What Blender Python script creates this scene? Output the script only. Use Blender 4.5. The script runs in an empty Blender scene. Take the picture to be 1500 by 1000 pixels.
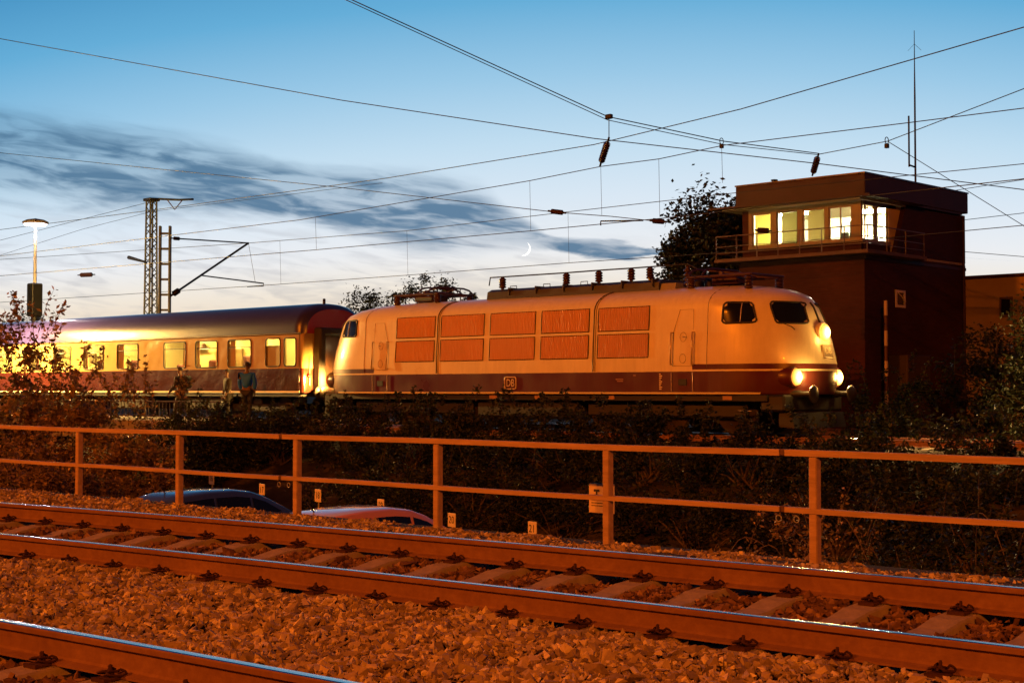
import bpy, bmesh, math, random
import numpy as np
from mathutils import Vector, Matrix
R = math.radians
random.seed(7)
sc = bpy.context.scene
COL = sc.collection

# ------------------------------------------------------------------ camera
F, CXP, CYP, HOR = 2200.0, 750.0, 500.0, 571.0          # photograph pixels
TH = math.atan(2350 / F); PIT = math.atan((HOR - CYP) / F)
CAM = np.array([0, 0, 1.15])
FH = np.array([-math.cos(TH), math.sin(TH), 0]); RT = np.array([math.sin(TH), math.cos(TH), 0])
FW = FH * math.cos(PIT) + np.array([0, 0, math.sin(PIT)]); UP = np.cross(RT, FW)
cd = bpy.data.cameras.new('camera'); cam = bpy.data.objects.new('camera', cd); COL.objects.link(cam)
cd.sensor_width = 36; cd.lens = 36 * F / 1500; cd.clip_end = 12000; cd.clip_start = .05
mt = Matrix((RT, UP, -FW)).transposed().to_4x4(); mt.translation = Vector(CAM); cam.matrix_world = mt
sc.camera = cam
def at(px, py, Y):            # point of the plane y = Y that the photograph shows at (px, py)
    d = FW + RT * (px - CXP) / F + UP * (CYP - py) / F
    return Vector(CAM + d * (Y / d[1]))
def pix(P):                   # photograph position of many points (used to leave out what is never seen)
    v = P - CAM; z = v @ FW
    return CXP + F * (v @ RT) / z, CYP - F * (v @ UP) / z, z

# ------------------------------------------------------------------ render settings
sc.view_settings.view_transform = 'Standard'; sc.view_settings.look = 'None'
sc.view_settings.exposure = 0; sc.view_settings.gamma = 1; sc.view_settings.use_curve_mapping = False
sc.render.engine = 'CYCLES'
sc.cycles.use_denoising = True; sc.cycles.max_bounces = 6; sc.cycles.diffuse_bounces = 3
sc.cycles.transparent_max_bounces = 12; sc.cycles.sample_clamp_indirect = 4

# ------------------------------------------------------------------ sky: dusk after sunset, bright towards the west
SUN_AZ_PX = 950
w = bpy.data.worlds.new('World'); sc.world = w; w.use_nodes = True
nt = w.node_tree; nt.nodes.clear()
def nd(t, tree=None, **kw):
    n = (tree or nt).nodes.new(t)
    for k, v in kw.items(): setattr(n, k, v)
    return n
def mth(op, *a, tree=None, clamp=False):
    T = tree or nt
    n = T.nodes.new('ShaderNodeMath'); n.operation = op; n.use_clamp = clamp
    for i, v in enumerate(a):
        if isinstance(v, (int, float)): n.inputs[i].default_value = v
        else: T.links.new(v, n.inputs[i])
    return n.outputs[0]
def ramp(fac, pts, tree=None, interp='LINEAR'):
    T = tree or nt
    n = T.nodes.new('ShaderNodeValToRGB'); cr = n.color_ramp; cr.interpolation = interp
    while len(cr.elements) < len(pts): cr.elements.new(.5)
    for e, (p, c) in zip(cr.elements, pts):
        e.position = p
        if not isinstance(c, (tuple, list)): c = (c, c, c)
        e.color = (*c[:3], 1)
    T.links.new(fac, n.inputs[0])
    return n.outputs[0]
def mixc(fac, a, b, tree=None, blend='MIX'):
    T = tree or nt
    n = T.nodes.new('ShaderNodeMix'); n.data_type = 'RGBA'; n.blend_type = blend
    for i, v in ((0, fac), (6, a), (7, b)):
        if isinstance(v, (int, float)): n.inputs[i].default_value = v
        elif isinstance(v, tuple): n.inputs[i].default_value = (*v, 1)
        else: T.links.new(v, n.inputs[i])
    return n.outputs[2]
tc = nd('ShaderNodeTexCoord')
def dotv(v):
    n = nd('ShaderNodeVectorMath', operation='DOT_PRODUCT'); nt.links.new(tc.outputs['Generated'], n.inputs[0])
    n.inputs[1].default_value = v; return n.outputs['Value']
el = mth('MULTIPLY', mth('ARCSINE', dotv((0, 0, 1))), 180 / math.pi)
az = mth('MULTIPLY', mth('ARCTAN2', dotv(tuple(RT)), dotv(tuple(FH))), 180 / math.pi)      # 0 = view direction
saz = math.degrees(math.atan((SUN_AZ_PX - CXP) / F))
daz = mth('ABSOLUTE', mth('SUBTRACT', az, saz))
daz = mth('MINIMUM', daz, mth('SUBTRACT', 360.0, daz))
def S(lo, hi, v):
    n = nd('ShaderNodeMapRange', interpolation_type='SMOOTHSTEP'); n.inputs[1].default_value = lo; n.inputs[2].default_value = hi
    nt.links.new(v, n.inputs[0]); return n.outputs[0]
kaz = mth('MAXIMUM', mth('DIVIDE', el, 10.0, clamp=True), S(30.0, 60.0, daz))      # the glow hugs the horizon, then dies away to the sides
el2 = mth('ADD', mth('MAXIMUM', el, 0.0), mth('MULTIPLY', mth('MULTIPLY', mth('MULTIPLY', daz, daz), .0052), kaz))
el2 = mth('MINIMUM', el2, 90.0)
E_ = lambda d: d / 90
grad = ramp(mth('DIVIDE', el2, 90.0), [(E_(0), (.78, .53, .34)), (E_(2.4), (.85, .68, .50)), (E_(4.0), (.89, .81, .70)), (E_(5.4), (.84, .86, .89)),
    (E_(7.2), (.71, .81, .91)), (E_(9.4), (.54, .73, .88)), (E_(12), (.32, .58, .80)), (E_(14.8), (.13, .42, .69)), (E_(18), (.045, .26, .52)),
    (E_(25), (.018, .09, .21)), (E_(40), (.008, .035, .09)), (E_(90), (.005, .018, .05))])
# clouds: a long slate band sinking to the right, and thin streaks under it
comb = nd('ShaderNodeCombineXYZ')
nt.links.new(mth('MULTIPLY', az, .15), comb.inputs[0])
nt.links.new(mth('ADD', mth('MULTIPLY', el, .8), mth('MULTIPLY', az, .09)), comb.inputs[1])
def noise(scale, detail, rough, dist=0., off=0.):
    mp = nd('ShaderNodeMapping'); mp.inputs[1].default_value = (off, off * .7, off); nt.links.new(comb.outputs[0], mp.inputs[0])
    n = nd('ShaderNodeTexNoise'); n.inputs['Scale'].default_value = scale; n.inputs['Detail'].default_value = detail
    n.inputs['Roughness'].default_value = rough; n.inputs['Distortion'].default_value = dist
    nt.links.new(mp.outputs[0], n.inputs[0]); return n.outputs[0]
def S(lo, hi, v):
    n = nd('ShaderNodeMapRange', interpolation_type='SMOOTHSTEP'); n.inputs[1].default_value = lo; n.inputs[2].default_value = hi
    nt.links.new(v, n.inputs[0]); return n.outputs[0]
an = mth('DIVIDE', mth('ADD', az, 40.0), 60.0, clamp=True)             # -40..20 degrees
A = lambda px: (math.degrees(math.atan((px - CXP) / F)) + 40) / 60
V = lambda py: math.degrees(math.atan((HOR - py) / F)) / 20
cen = mth('MULTIPLY', ramp(an, [(0, V(190)), (A(-300), V(215)), (A(0), V(243)), (A(250), V(262)), (A(450), V(285)), (A(600), V(308)), (A(720), V(330)), (A(800), V(356)), (A(980), V(371)), (1, V(390))]), 20.0)
thk = mth('MULTIPLY', ramp(an, [(0, .09), (A(0), .085), (A(250), .075), (A(450), .055), (A(600), .075), (A(700), .068), (A(760), .04), (A(810), .016), (A(900), .018), (A(985), .001), (1, 0)]), 20.0)
n1 = noise(1.3, 6, .55, .6); n2 = noise(3.2, 5, .5, .8, 3.1); n3 = noise(.75, 4, .55, .2, 9.0)
dev = mth('DIVIDE', mth('ABSOLUTE', mth('SUBTRACT', mth('ADD', el, mth('MULTIPLY', mth('SUBTRACT', n1, .5), 1.3)), cen)), mth('MAXIMUM', thk, .001))
body = mth('SUBTRACT', 1.0, S(.45, 1.25, dev))
band = mth('MULTIPLY', body, mth('ADD', .40, mth('MULTIPLY', S(.40, .60, mth('ADD', mth('MULTIPLY', n1, .6), mth('MULTIPLY', n2, .4))), .62)), clamp=True)
low = mth('MULTIPLY', S(.44, .62, mth('ADD', mth('MULTIPLY', n3, .45), mth('MULTIPLY', n2, .55))), mth('MULTIPLY', S(.3, 1.5, el), mth('SUBTRACT', 1.0, S(5.2, 7.5, el))), clamp=True)
low = mth('MULTIPLY', low, mth('SUBTRACT', 1.0, S(-3.0, 9.0, az)))
c1 = mixc(mth('MULTIPLY', low, .36), grad, (.36, .37, .42))
c2 = mixc(mth('MULTIPLY', band, .93), c1, (.075, .18, .31))
back = mth('SUBTRACT', 1.0, mth('MULTIPLY', S(35.0, 130.0, daz), .82))
c3 = mixc(1.0, c2, back, blend='MULTIPLY')
sky = nd('ShaderNodeTexSky', sky_type='NISHITA', sun_disc=False)
sky.sun_elevation = R(-3); sky.sun_rotation = math.atan2(FH[0], FH[1]) + R(saz); sky.altitude = 300
addn = mixc(.002, c3, sky.outputs[0], blend='ADD')
bg = nd('ShaderNodeBackground'); bg.inputs[1].default_value = 1.0
nt.links.new(addn, bg.inputs[0])
wo = nd('ShaderNodeOutputWorld'); nt.links.new(bg.outputs[0], wo.inputs[0])

# ------------------------------------------------------------------ materials
MATS = {}
def mat(name, col, rough=.6, metal=0., var=0., scale=8., bump=0., bscale=None, spec=.5, coat=0., emit=None, estr=0., alpha=None, stretch=None):
    if name in MATS: return MATS[name]
    m = bpy.data.materials.new(name); m.use_nodes = True; t = m.node_tree; b = t.nodes['Principled BSDF']
    b.inputs['Roughness'].default_value = rough; b.inputs['Metallic'].default_value = metal
    b.inputs['Specular IOR Level'].default_value = spec; b.inputs['Coat Weight'].default_value = coat
    b.inputs['Base Color'].default_value = (*col, 1)
    if var or bump:
        c = nd('ShaderNodeTexCoord', t); src = c.outputs['Object']
        if stretch:
            mp = nd('ShaderNodeMapping', t); mp.inputs[3].default_value = stretch; t.links.new(src, mp.inputs[0]); src = mp.outputs[0]
        n = nd('ShaderNodeTexNoise', t); n.inputs['Scale'].default_value = scale; n.inputs['Detail'].default_value = 6; n.inputs['Roughness'].default_value = .65
        t.links.new(src, n.inputs[0])
        if var:
            lo = tuple(max(0, x * (1 - var)) for x in col); hi = tuple(min(1, x * (1 + var)) for x in col)
            t.links.new(ramp(n.outputs[0], [(.3, lo), (.7, hi)], t), b.inputs['Base Color'])
        if bump:
            n2_ = n
            if bscale:
                n2_ = nd('ShaderNodeTexNoise', t); n2_.inputs['Scale'].default_value = bscale; n2_.inputs['Detail'].default_value = 4; t.links.new(src, n2_.inputs[0])
            bp = nd('ShaderNodeBump', t); bp.inputs['Strength'].default_value = min(bump, 1); bp.inputs['Distance'].default_value = .02 * max(bump, 1)
            t.links.new(n2_.outputs[0], bp.inputs['Height']); t.links.new(bp.outputs[0], b.inputs['Normal'])
    if emit:
        b.inputs['Emission Color'].default_value = (*emit, 1); b.inputs['Emission Strength'].default_value = estr
    MATS[name] = m; return m
def emis(name, col, s):
    return mat(name, (.8, .8, .8), .5, emit=col, estr=s)
def glass(name, tint=(.9, .95, .95), rough=.02, refl=.5, dark=0.):
    m = bpy.data.materials.new(name); m.use_nodes = True; t = m.node_tree; t.nodes.clear()
    tr = nd('ShaderNodeBsdfTransparent', t); tr.inputs[0].default_value = (*tint, 1)
    gl = nd('ShaderNodeBsdfGlossy', t); gl.inputs['Roughness'].default_value = rough
    g = nd('ShaderNodeNewGeometry', t); dp = nd('ShaderNodeVectorMath', t, operation='DOT_PRODUCT'); t.links.new(g.outputs['Normal'], dp.inputs[0]); t.links.new(g.outputs['Incoming'], dp.inputs[1])
    sch = mth('ADD', .04, mth('MULTIPLY', mth('POWER', mth('SUBTRACT', 1., mth('ABSOLUTE', dp.outputs['Value'], tree=t), tree=t), 5., tree=t), .96, tree=t), tree=t)
    mx = nd('ShaderNodeMixShader', t); t.links.new(mth('ADD', mth('MULTIPLY', sch, refl * 2, tree=t), dark, tree=t), mx.inputs[0])
    t.links.new(tr.outputs[0], mx.inputs[1]); t.links.new(gl.outputs[0], mx.inputs[2])
    o = nd('ShaderNodeOutputMaterial', t); t.links.new(mx.outputs[0], o.inputs[0]); MATS[name] = m; return m
def leafmat(name, c1, c2, trans=.25):
    m = bpy.data.materials.new(name); m.use_nodes = True; t = m.node_tree; b = t.nodes['Principled BSDF']
    a = nd('ShaderNodeAttribute', t); a.attribute_name = 'tint'
    col = ramp(a.outputs['Fac'], [(0, c1), (.75, c2), (1, tuple(min(1, x * 1.7) for x in c2))], t)
    t.links.new(col, b.inputs['Base Color']); b.inputs['Roughness'].default_value = .55; b.inputs['Specular IOR Level'].default_value = .3
    tl = nd('ShaderNodeBsdfTranslucent', t); t.links.new(col, tl.inputs[0])
    mx = nd('ShaderNodeMixShader', t); mx.inputs[0].default_value = trans
    t.links.new(b.outputs[0], mx.inputs[1]); t.links.new(tl.outputs[0], mx.inputs[2])
    t.links.new(mx.outputs[0], t.nodes['Material Output'].inputs[0]); MATS[name] = m; return m

cream = mat('loco_cream', (.74, .66, .46), .32, var=.06, scale=1.4, bump=.04, bscale=1.2, coat=.25)
def grime(m, zc, amt):
    t = m.node_tree; b = t.nodes['Principled BSDF']; src = b.inputs['Base Color'].links[0].from_socket
    c = nd('ShaderNodeTexCoord', t); mp = nd('ShaderNodeMapping', t); mp.inputs[3].default_value = (5., 5., .5); t.links.new(c.outputs['Object'], mp.inputs[0])
    n = nd('ShaderNodeTexNoise', t); n.inputs['Scale'].default_value = 1.6; n.inputs['Detail'].default_value = 7; n.inputs['Roughness'].default_value = .7; t.links.new(mp.outputs[0], n.inputs[0])
    n5 = nd('ShaderNodeTexNoise', t); n5.inputs['Scale'].default_value = .9; n5.inputs['Detail'].default_value = 5; t.links.new(c.outputs['Object'], n5.inputs[0])
    k = mth('MULTIPLY', ramp(n.outputs[0], [(.42, 0.), (.75, 1.)], t), ramp(n5.outputs[0], [(.35, .2), (.7, 1.)], t), tree=t)
    t.links.new(mixc(mth('MULTIPLY', k, amt, tree=t), src, (.09, .06, .035), t), b.inputs['Base Color'])
    t.links.new(ramp(n5.outputs[0], [(.3, .26), (.7, .46)], t), b.inputs['Roughness'])
grime(cream, 1.5, .25)
wred = mat('wine_red', (.075, .010, .009), .34, var=.15, scale=1.5, bump=.03, bscale=1.5, coat=.2)
grime(wred, 1.2, .5)
stripe = mat('stripe_cream', (.78, .70, .48), .4)
grilm = mat('grille_alu', (.50, .27, .19), .45, metal=.25, var=.05, scale=1.)
rubber = mat('rubber', (.02, .018, .017), .6)
blk = mat('black_paint', (.010, .009, .009), .55, var=.3, scale=6)
dgrey = mat('roof_grey', (.055, .05, .055), .42, var=.2, scale=3)
steel = mat('steel', (.35, .33, .31), .35, metal=.8, var=.15, scale=10)
galv = mat('galvanised', (.30, .29, .28), .5, metal=.3, var=.2, scale=12)
mastm = mat('mast_steel', (.007, .007, .008), .6, var=.3, scale=5)
insul = mat('insulator_brown', (.05, .022, .016), .25)
wirem = mat('wire_copper', (.025, .03, .038), .6)
coachroof = mat('coach_roof', (.03, .025, .14), .33, var=.15, scale=.8, bump=.05, bscale=2., coat=.7)
coachcream = mat('coach_cream', (.40, .29, .115), .2, var=.08, scale=1, bump=3., bscale=1.3, coat=.4)
coachred = mat('coach_red', (.05, .012, .008), .24, var=.15, scale=1.2, bump=3., bscale=1.3, coat=.3)
darkglass = mat('dark_glass', (.008, .009, .011), .06, spec=.6)
pane = glass('window_pane')
concrete = mat('concrete', (.30, .25, .20), .85, spec=.08, var=.18, scale=9, bump=.25, bscale=45)
asphalt = mat('asphalt', (.05, .05, .05), .85, spec=.08, var=.25, scale=3, bump=.3, bscale=60)
soil = mat('soil', (.045, .036, .025), .95, spec=.08, var=.5, scale=1.2, bump=.7, bscale=7)
bark = mat('bark', (.07, .05, .035), .9, var=.4, scale=9, bump=.5)
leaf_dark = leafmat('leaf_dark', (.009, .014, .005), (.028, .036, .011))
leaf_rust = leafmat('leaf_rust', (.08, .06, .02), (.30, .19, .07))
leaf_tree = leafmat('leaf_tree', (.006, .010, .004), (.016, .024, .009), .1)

# ------------------------------------------------------------------ mesh helpers
class MB:
    def __init__(s): s.v = []; s.f = []; s.m = []; s.sm = []
    def add(s, vs, fs, mi=0, smooth=False):
        o = len(s.v); s.v += [tuple(p) for p in vs]
        for f in fs: s.f.append(tuple(i + o for i in f)); s.m.append(mi); s.sm.append(smooth)
        return s
    def box(s, a, b, mi=0):
        (x0, y0, z0), (x1, y1, z1) = a, b
        return s.add([(x0, y0, z0), (x1, y0, z0), (x1, y1, z0), (x0, y1, z0), (x0, y0, z1), (x1, y0, z1), (x1, y1, z1), (x0, y1, z1)],
              [(0, 3, 2, 1), (4, 5, 6, 7), (0, 1, 5, 4), (1, 2, 6, 5), (2, 3, 7, 6), (3, 0, 4, 7)], mi)
    def bbox(s, a, b, r=.01, mi=0):            # box with chamfered edges
        bm = bmesh.new(); bmesh.ops.create_cube(bm, size=1)
        for v in bm.verts: v.co = Vector([(a[i] + b[i]) / 2 + v.co[i] * (b[i] - a[i]) for i in range(3)])
        bmesh.ops.bevel(bm, geom=bm.edges[:], offset=r, segments=1, affect='EDGES')
        bm.verts.index_update()
        s.add([v.co[:] for v in bm.verts], [[v.index for v in f.verts] for f in bm.faces], mi); bm.free(); return s
    def tube(s, pts, r, n=6, mi=0, cap=True, smooth=True):
        pts = [Vector(p) for p in pts]; rs = r if isinstance(r, (list, tuple)) else [r] * len(pts)
        vs = []; prev = None
        for i, p in enumerate(pts):
            d = (pts[min(i + 1, len(pts) - 1)] - pts[max(i - 1, 0)])
            if d.length < 1e-9: d = Vector((0, 0, 1))
            d.normalize()
            if prev is None: u = d.orthogonal().normalized()
            else:
                u = prev - d * prev.dot(d)
                u = u.normalized() if u.length > 1e-6 else d.orthogonal().normalized()
            prev = u; q = d.cross(u)
            for k in range(n):
                a = 2 * math.pi * k / n + math.pi / n
                vs.append(p + (u * math.cos(a) + q * math.sin(a)) * rs[i])
        fs = [(i * n + k, i * n + (k + 1) % n, (i + 1) * n + (k + 1) % n, (i + 1) * n + k) for i in range(len(pts) - 1) for k in range(n)]
        s.add(vs, fs, mi, smooth)
        if cap: s.add(vs[:n], [tuple(range(n))[::-1]], mi); s.add(vs[-n:], [tuple(range(n))], mi)
        return s
    def lathe(s, prof, c=(0, 0, 0), axis='z', n=12, mi=0, smooth=True):   # prof: (radius, height)
        vs = []
        for r_, h in prof:
            for k in range(n):
                a = 2 * math.pi * k / n; x, y, z = r_ * math.cos(a), r_ * math.sin(a), h
                if axis == 'x': x, y, z = z, x, y
                elif axis == 'y': x, y, z = x, z, y
                vs.append((c[0] + x, c[1] + y, c[2] + z))
        fs = [(i * n + k, i * n + (k + 1) % n, (i + 1) * n + (k + 1) % n, (i + 1) * n + k) for i in range(len(prof) - 1) for k in range(n)]
        s.add(vs, fs, mi, smooth)
        s.add(vs[:n], [tuple(range(n))[::-1]], mi); s.add(vs[-n:], [tuple(range(n))], mi); return s
    def prism(s, poly, lo, hi, axis='z', mi=0):      # poly 2d, extruded along axis
        def P(a, b, h): return (a, b, h) if axis == 'z' else (h, a, b) if axis == 'x' else (a, h, b)
        n = len(poly); vs = [P(a, b, lo) for a, b in poly] + [P(a, b, hi) for a, b in poly]
        fs = [tuple(range(n))[::-1], tuple(range(n, 2 * n))] + [(i, (i + 1) % n, n + (i + 1) % n, n + i) for i in range(n)]
        return s.add(vs, fs, mi)
    def grid(s, rows, mi=0, smooth=True, closed=False):
        nr, nc = len(rows), len(rows[0]); vs = [p for r_ in rows for p in r_]
        fs = [(i * nc + j, i * nc + (j + 1) % nc, (i + 1) * nc + (j + 1) % nc, (i + 1) * nc + j) for i in range(nr - 1) for j in range(nc if closed else nc - 1)]
        return s.add(vs, fs, mi, smooth)
    def mesh(s, name):
        me = bpy.data.meshes.new(name); me.from_pydata(s.v, [], s.f)
        me.polygons.foreach_set('material_index', s.m); me.polygons.foreach_set('use_smooth', s.sm)
        bm = bmesh.new(); bm.from_mesh(me); bmesh.ops.recalc_face_normals(bm, faces=bm.faces[:]); bm.to_mesh(me); bm.free()
        me.update(); return me
    def build(s, name, mats, parent=None, loc=None):
        me = s.mesh(name)
        for m in (mats if isinstance(mats, (list, tuple)) else [mats]): me.materials.append(m)
        return link(name, me, parent, loc)
def link(name, data, parent=None, loc=None):
    o = bpy.data.objects.new(name, data); COL.objects.link(o)
    if parent is not None: o.parent = parent
    if loc is not None: o.location = loc
    return o
def tag(o, label, cat, group=None, kind=None):
    if label: o['label'] = label
    if cat: o['category'] = cat
    if group: o['group'] = group
    if kind: o['kind'] = kind
    return o
def thing(name, label, cat, loc=(0, 0, 0), rz=0., group=None):
    o = link(name, None, None, loc); o.rotation_euler = (0, 0, rz); o.empty_display_size = .2
    return tag(o, label, cat, group)
def struct(name, mb, m): return tag(mb.build(name, m), None, None, kind='structure')
def copytree(o, parent=None):
    c = o.copy(); COL.objects.link(c); c.parent = parent
    for ch in o.children: copytree(ch, c)
    return c
def text(name, s, size, m, parent, loc, rot, align='CENTER', ext=.002):
    cu = bpy.data.curves.new(name, 'FONT'); cu.body = s; cu.size = size; cu.align_x = align; cu.align_y = 'CENTER'; cu.extrude = ext; cu.resolution_u = 3
    tmp = bpy.data.objects.new('tmp', cu); COL.objects.link(tmp)
    bpy.context.view_layer.update()
    me = bpy.data.meshes.new_from_object(tmp.evaluated_get(bpy.context.evaluated_depsgraph_get()))
    bpy.data.objects.remove(tmp); me.materials.clear(); me.materials.append(m)
    o = link(name, me, parent, loc); o.rotation_euler = rot; return o
def lamp(name, kind, col, power, parent=None, loc=(0, 0, 0), to=None, size=1.2, blend=.3, rad=.15):
    l = bpy.data.lights.new(name, kind); l.energy = power; l.color = col; l.shadow_soft_size = rad
    o = link(name, l, parent, loc)
    if kind == 'SPOT':
        l.spot_size = size; l.spot_blend = blend
        o.rotation_euler = Vector(to).to_track_quat('-Z', 'Y').to_euler()
    return o

# ------------------------------------------------------------------ floodlight masts of the station behind the camera (orange sodium light)
SOD = (1., .19, .004)
def flood_mast(label, x, y, h, power, aim):
    t = thing('floodlight_mast', label, 'floodlight', (x, y, -.4))
    MB().lathe([(.28, 0), (.26, .3), (.2, .32), (.1, h)], n=10).build('mast', galv, t)
    MB().bbox((-.9, -.06, h - .1), (.9, .06, h + .05)).build('crossbar', galv, t)
    d = (Vector(aim) - Vector((x, y, h))).normalized()
    for k in (-.6, .6):
        hd = MB().bbox((-.28, -.16, -.2), (.28, .16, .2), .03).build('lamp_head', galv, t, (k, 0, h + .3))
        hd.rotation_euler = d.to_track_quat('Y', 'Z').to_euler()
        MB().bbox((-.23, .162, -.15), (.23, .17, .15), .004).build('lens', emis('sodium_lens', SOD, 40), hd)
        lamp('lamp_light', 'SPOT', SOD, power, t, (k + d.x * .5, d.y * .5, h + .3 + d.z * .5), d, R(75), .6, .25)
    return t
flood_mast('tall floodlight mast behind the tracks, west of the viewpoint', -46, -32, 24, 62000, (-22, 22, 1))
flood_mast('tall floodlight mast behind the tracks, east of the viewpoint', 30, -30, 22, 44000, (-16, 24, 1))

# ------------------------------------------------------------------ terrain
def y2(x):                      # near rail of the middle track (slightly curved)
    u = min(max(x, -17.), 1.) + 8
    y = 7.085 + .059 * u - .005 * u * u
    if x < -17: y += (x + 17) * (.059 + .09)
    if x > 1: y += (x - 1) * (.059 - .09)
    return y
rng = np.random.default_rng(5)
prof = [(-1500, -.6), (-60, -.5), (-8, -.42), (2.2, -.40), (10.4, -.40), (12.0, -.42), (12.25, -.44), (12.3, -2.41), (22.9, -2.41), (24.5, -1.9), (26.5, -1.0), (28.2, -.42), (29, -.35), (36, -.35), (60, -.45), (160, -.6), (1800, -1.)]
xs = [-1800, -300, -120] + [-80 + 1.2 * i for i in range(92)] + [80, 300, 1800]
rows = []
for y, z in prof:
    amp = .10 if 23 < y < 28 else .02 if y > 29 else 0
    rows.append([(x, y, z + (random.uniform(-amp, amp) if -80 < x < 30 else 0)) for x in xs])
struct('ground', MB().grid(rows, smooth=False), soil)
struct('car_park', MB().box((-90, 12.32, -2.5), (30, 22.4, -2.37)), asphalt)
m = MB()
for x in np.arange(-36, 4, 2.25): m.box((x - .05, 17.4, -2.5), (x + .05, 22.0, -2.366))
struct('parking_marking', m, mat('road_paint', (.6, .58, .52), .8, var=.2, scale=4))
rw = thing('retaining_wall', 'low concrete retaining wall below the railing beside the car park', 'wall', (0, 12.2, -2.5))
for i in range(24):
    x = -52 + i * 2.6
    MB().bbox((x + .006, 0, 0), (x + 2.594, .16, 2.04), .012).build('panel', concrete, rw)
# ballast beds
gravel = mat('gravel_base', (.06, .045, .035), .95, spec=.08, var=.5, scale=25, bump=1., bscale=40)
m = MB(); rr = []
for x in np.arange(-60, 16, 1.):
    y = y2(x); rr.append([(x, y - 5.2, -.40), (x, y - 4.5, -.355), (x, y + .2, -.345), (x, y + 2.6, -.35), (x, y + 3.1, -.36), (x, y + 4.2, -.385), (x, y + 5.0, -.43)])
struct('ballast_bed', m.grid(rr), gravel)
struct('railway_embankment_bed', MB().prism([(29.6, -.4), (30.3, -.2), (34.6, -.2), (41.5, -.2), (42.2, -.4)], -120, 40, axis='x'), gravel)

# ------------------------------------------------------------------ tracks
def rust_mat():
    m = bpy.data.materials.new('rail_rust'); m.use_nodes = True; t = m.node_tree; b = t.nodes['Principled BSDF']
    c = nd('ShaderNodeTexCoord', t); n = nd('ShaderNodeTexNoise', t); n.inputs['Scale'].default_value = 14; n.inputs['Detail'].default_value = 8; n.inputs['Roughness'].default_value = .7
    mp = nd('ShaderNodeMapping', t); mp.inputs[3].default_value = (1, 1, 1.2); t.links.new(c.outputs['Object'], mp.inputs[0]); t.links.new(mp.outputs[0], n.inputs[0])
    n4 = nd('ShaderNodeTexNoise', t); n4.inputs['Scale'].default_value = 1.7; n4.inputs['Detail'].default_value = 5; t.links.new(c.outputs['Object'], n4.inputs[0])
    s_ = mth('ADD', mth('MULTIPLY', n.outputs[0], .6, tree=t), mth('MULTIPLY', n4.outputs[0], .4, tree=t), tree=t)
    t.links.new(ramp(s_, [(.32, (.14, .065, .042)), (.5, (.19, .095, .06)), (.68, (.25, .135, .088))], t), b.inputs['Base Color'])
    b.inputs['Roughness'].default_value = .8; b.inputs['Specular IOR Level'].default_value = .15
    bp = nd('ShaderNodeBump', t); bp.inputs['Strength'].default_value = .35; bp.inputs['Distance'].default_value = .004; t.links.new(n.outputs[0], bp.inputs['Height']); t.links.new(bp.outputs[0], b.inputs['Normal'])
    return m
railrust = rust_mat()
railtop = mat('rail_running_surface', (.50, .49, .48), .20, metal=1., var=.12, scale=3, stretch=(.3, 6, 1), bump=.03, bscale=20)
railtop.node_tree.nodes['Principled BSDF'].inputs['Roughness'].default_value = .17
# head polished on top, rust elsewhere (half profile mirrored)
RP = [(-.036, -.037), (-.037, -.012), (-.033, -.004), (-.024, -.0008), (0, 0), (.024, -.0008), (.033, -.004), (.037, -.012), (.036, -.037), (.0095, -.051), (.0085, -.085), (.011, -.135), (.022, -.147), (.075, -.160), (.075, -.172), (-.075, -.172), (-.075, -.160), (-.022, -.147), (-.011, -.135), (-.0085, -.085), (-.0095, -.051)]
def rail_mesh(path):
    m = MB(); rows = []
    for i, p in enumerate(path):
        a = Vector(path[max(i - 1, 0)]); b = Vector(path[min(i + 1, len(path) - 1)]); d = (b - a).normalized(); s = Vector((-d.y, d.x, 0)).normalized()
        rows.append([Vector(p) + s * u + Vector((0, 0, v)) for u, v in RP])
    n = len(RP); vs = [q for r_ in rows for q in r_]; m.add(vs, [])
    for i in range(len(rows) - 1):
        for j in range(n):
            m.f.append((i * n + j, i * n + (j + 1) % n, (i + 1) * n + (j + 1) % n, (i + 1) * n + j)); m.m.append(1 if 2 <= j <= 5 else 0); m.sm.append(False)
    return m
def rail(path, parent, name='rail'): return rail_mesh(path).build(name, [railrust, railtop], parent)
def sleeper_mesh():
    m = MB(); rows = []
    for y, wt, wb, zt in [(-1.3, .09, .14, -.03), (-1.27, .10, .15, -.008), (-1.0, .10, .15, 0), (-.45, .095, .14, 0), (-.25, .09, .12, -.025), (.25, .09, .12, -.025), (.45, .095, .14, 0), (1.0, .10, .15, 0), (1.27, .10, .15, -.008), (1.3, .09, .14, -.03)]:
        rows.append([(-wb, y, -.2), (-wt - .012, y, zt - .012), (-wt, y, zt), (wt, y, zt), (wt + .012, y, zt - .012), (wb, y, -.2)])
    m.grid(rows, smooth=False); return m
def clip_mesh():                 # tension clamp: sprung wire bent in two loops round one screw, on its angled guide plate
    m = MB()
    m.bbox((-.075, .082, 0), (.075, .155, .022), .006); m.prism([(.155, 0), (.19, 0), (.19, .03), (.155, .022)], -.07, .07, axis='x')
    for s in (-1, 1):
        pts = [(s * .010, .06, .045), (s * .016, .11, .058), (s * .034, .150, .06), (s * .058, .152, .05), (s * .076, .118, .038), (s * .080, .075, .030), (s * .070, .045, .036), (s * .052, .044, .050), (s * .044, .066, .066), (s * .046, .092, .060)]
        m.tube(pts, .0088, 5)
    m.tube([(-.010, .06, .045), (.010, .06, .045)], .0088, 5)
    m.lathe([(.020, .03), (.020, .062), (.013, .066), (.013, .098), (.009, .102)], (0, .105, 0), n=6, smooth=False)
    return m
SLM = sleeper_mesh().mesh('sleeper'); SLM.materials.append(concrete)
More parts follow.
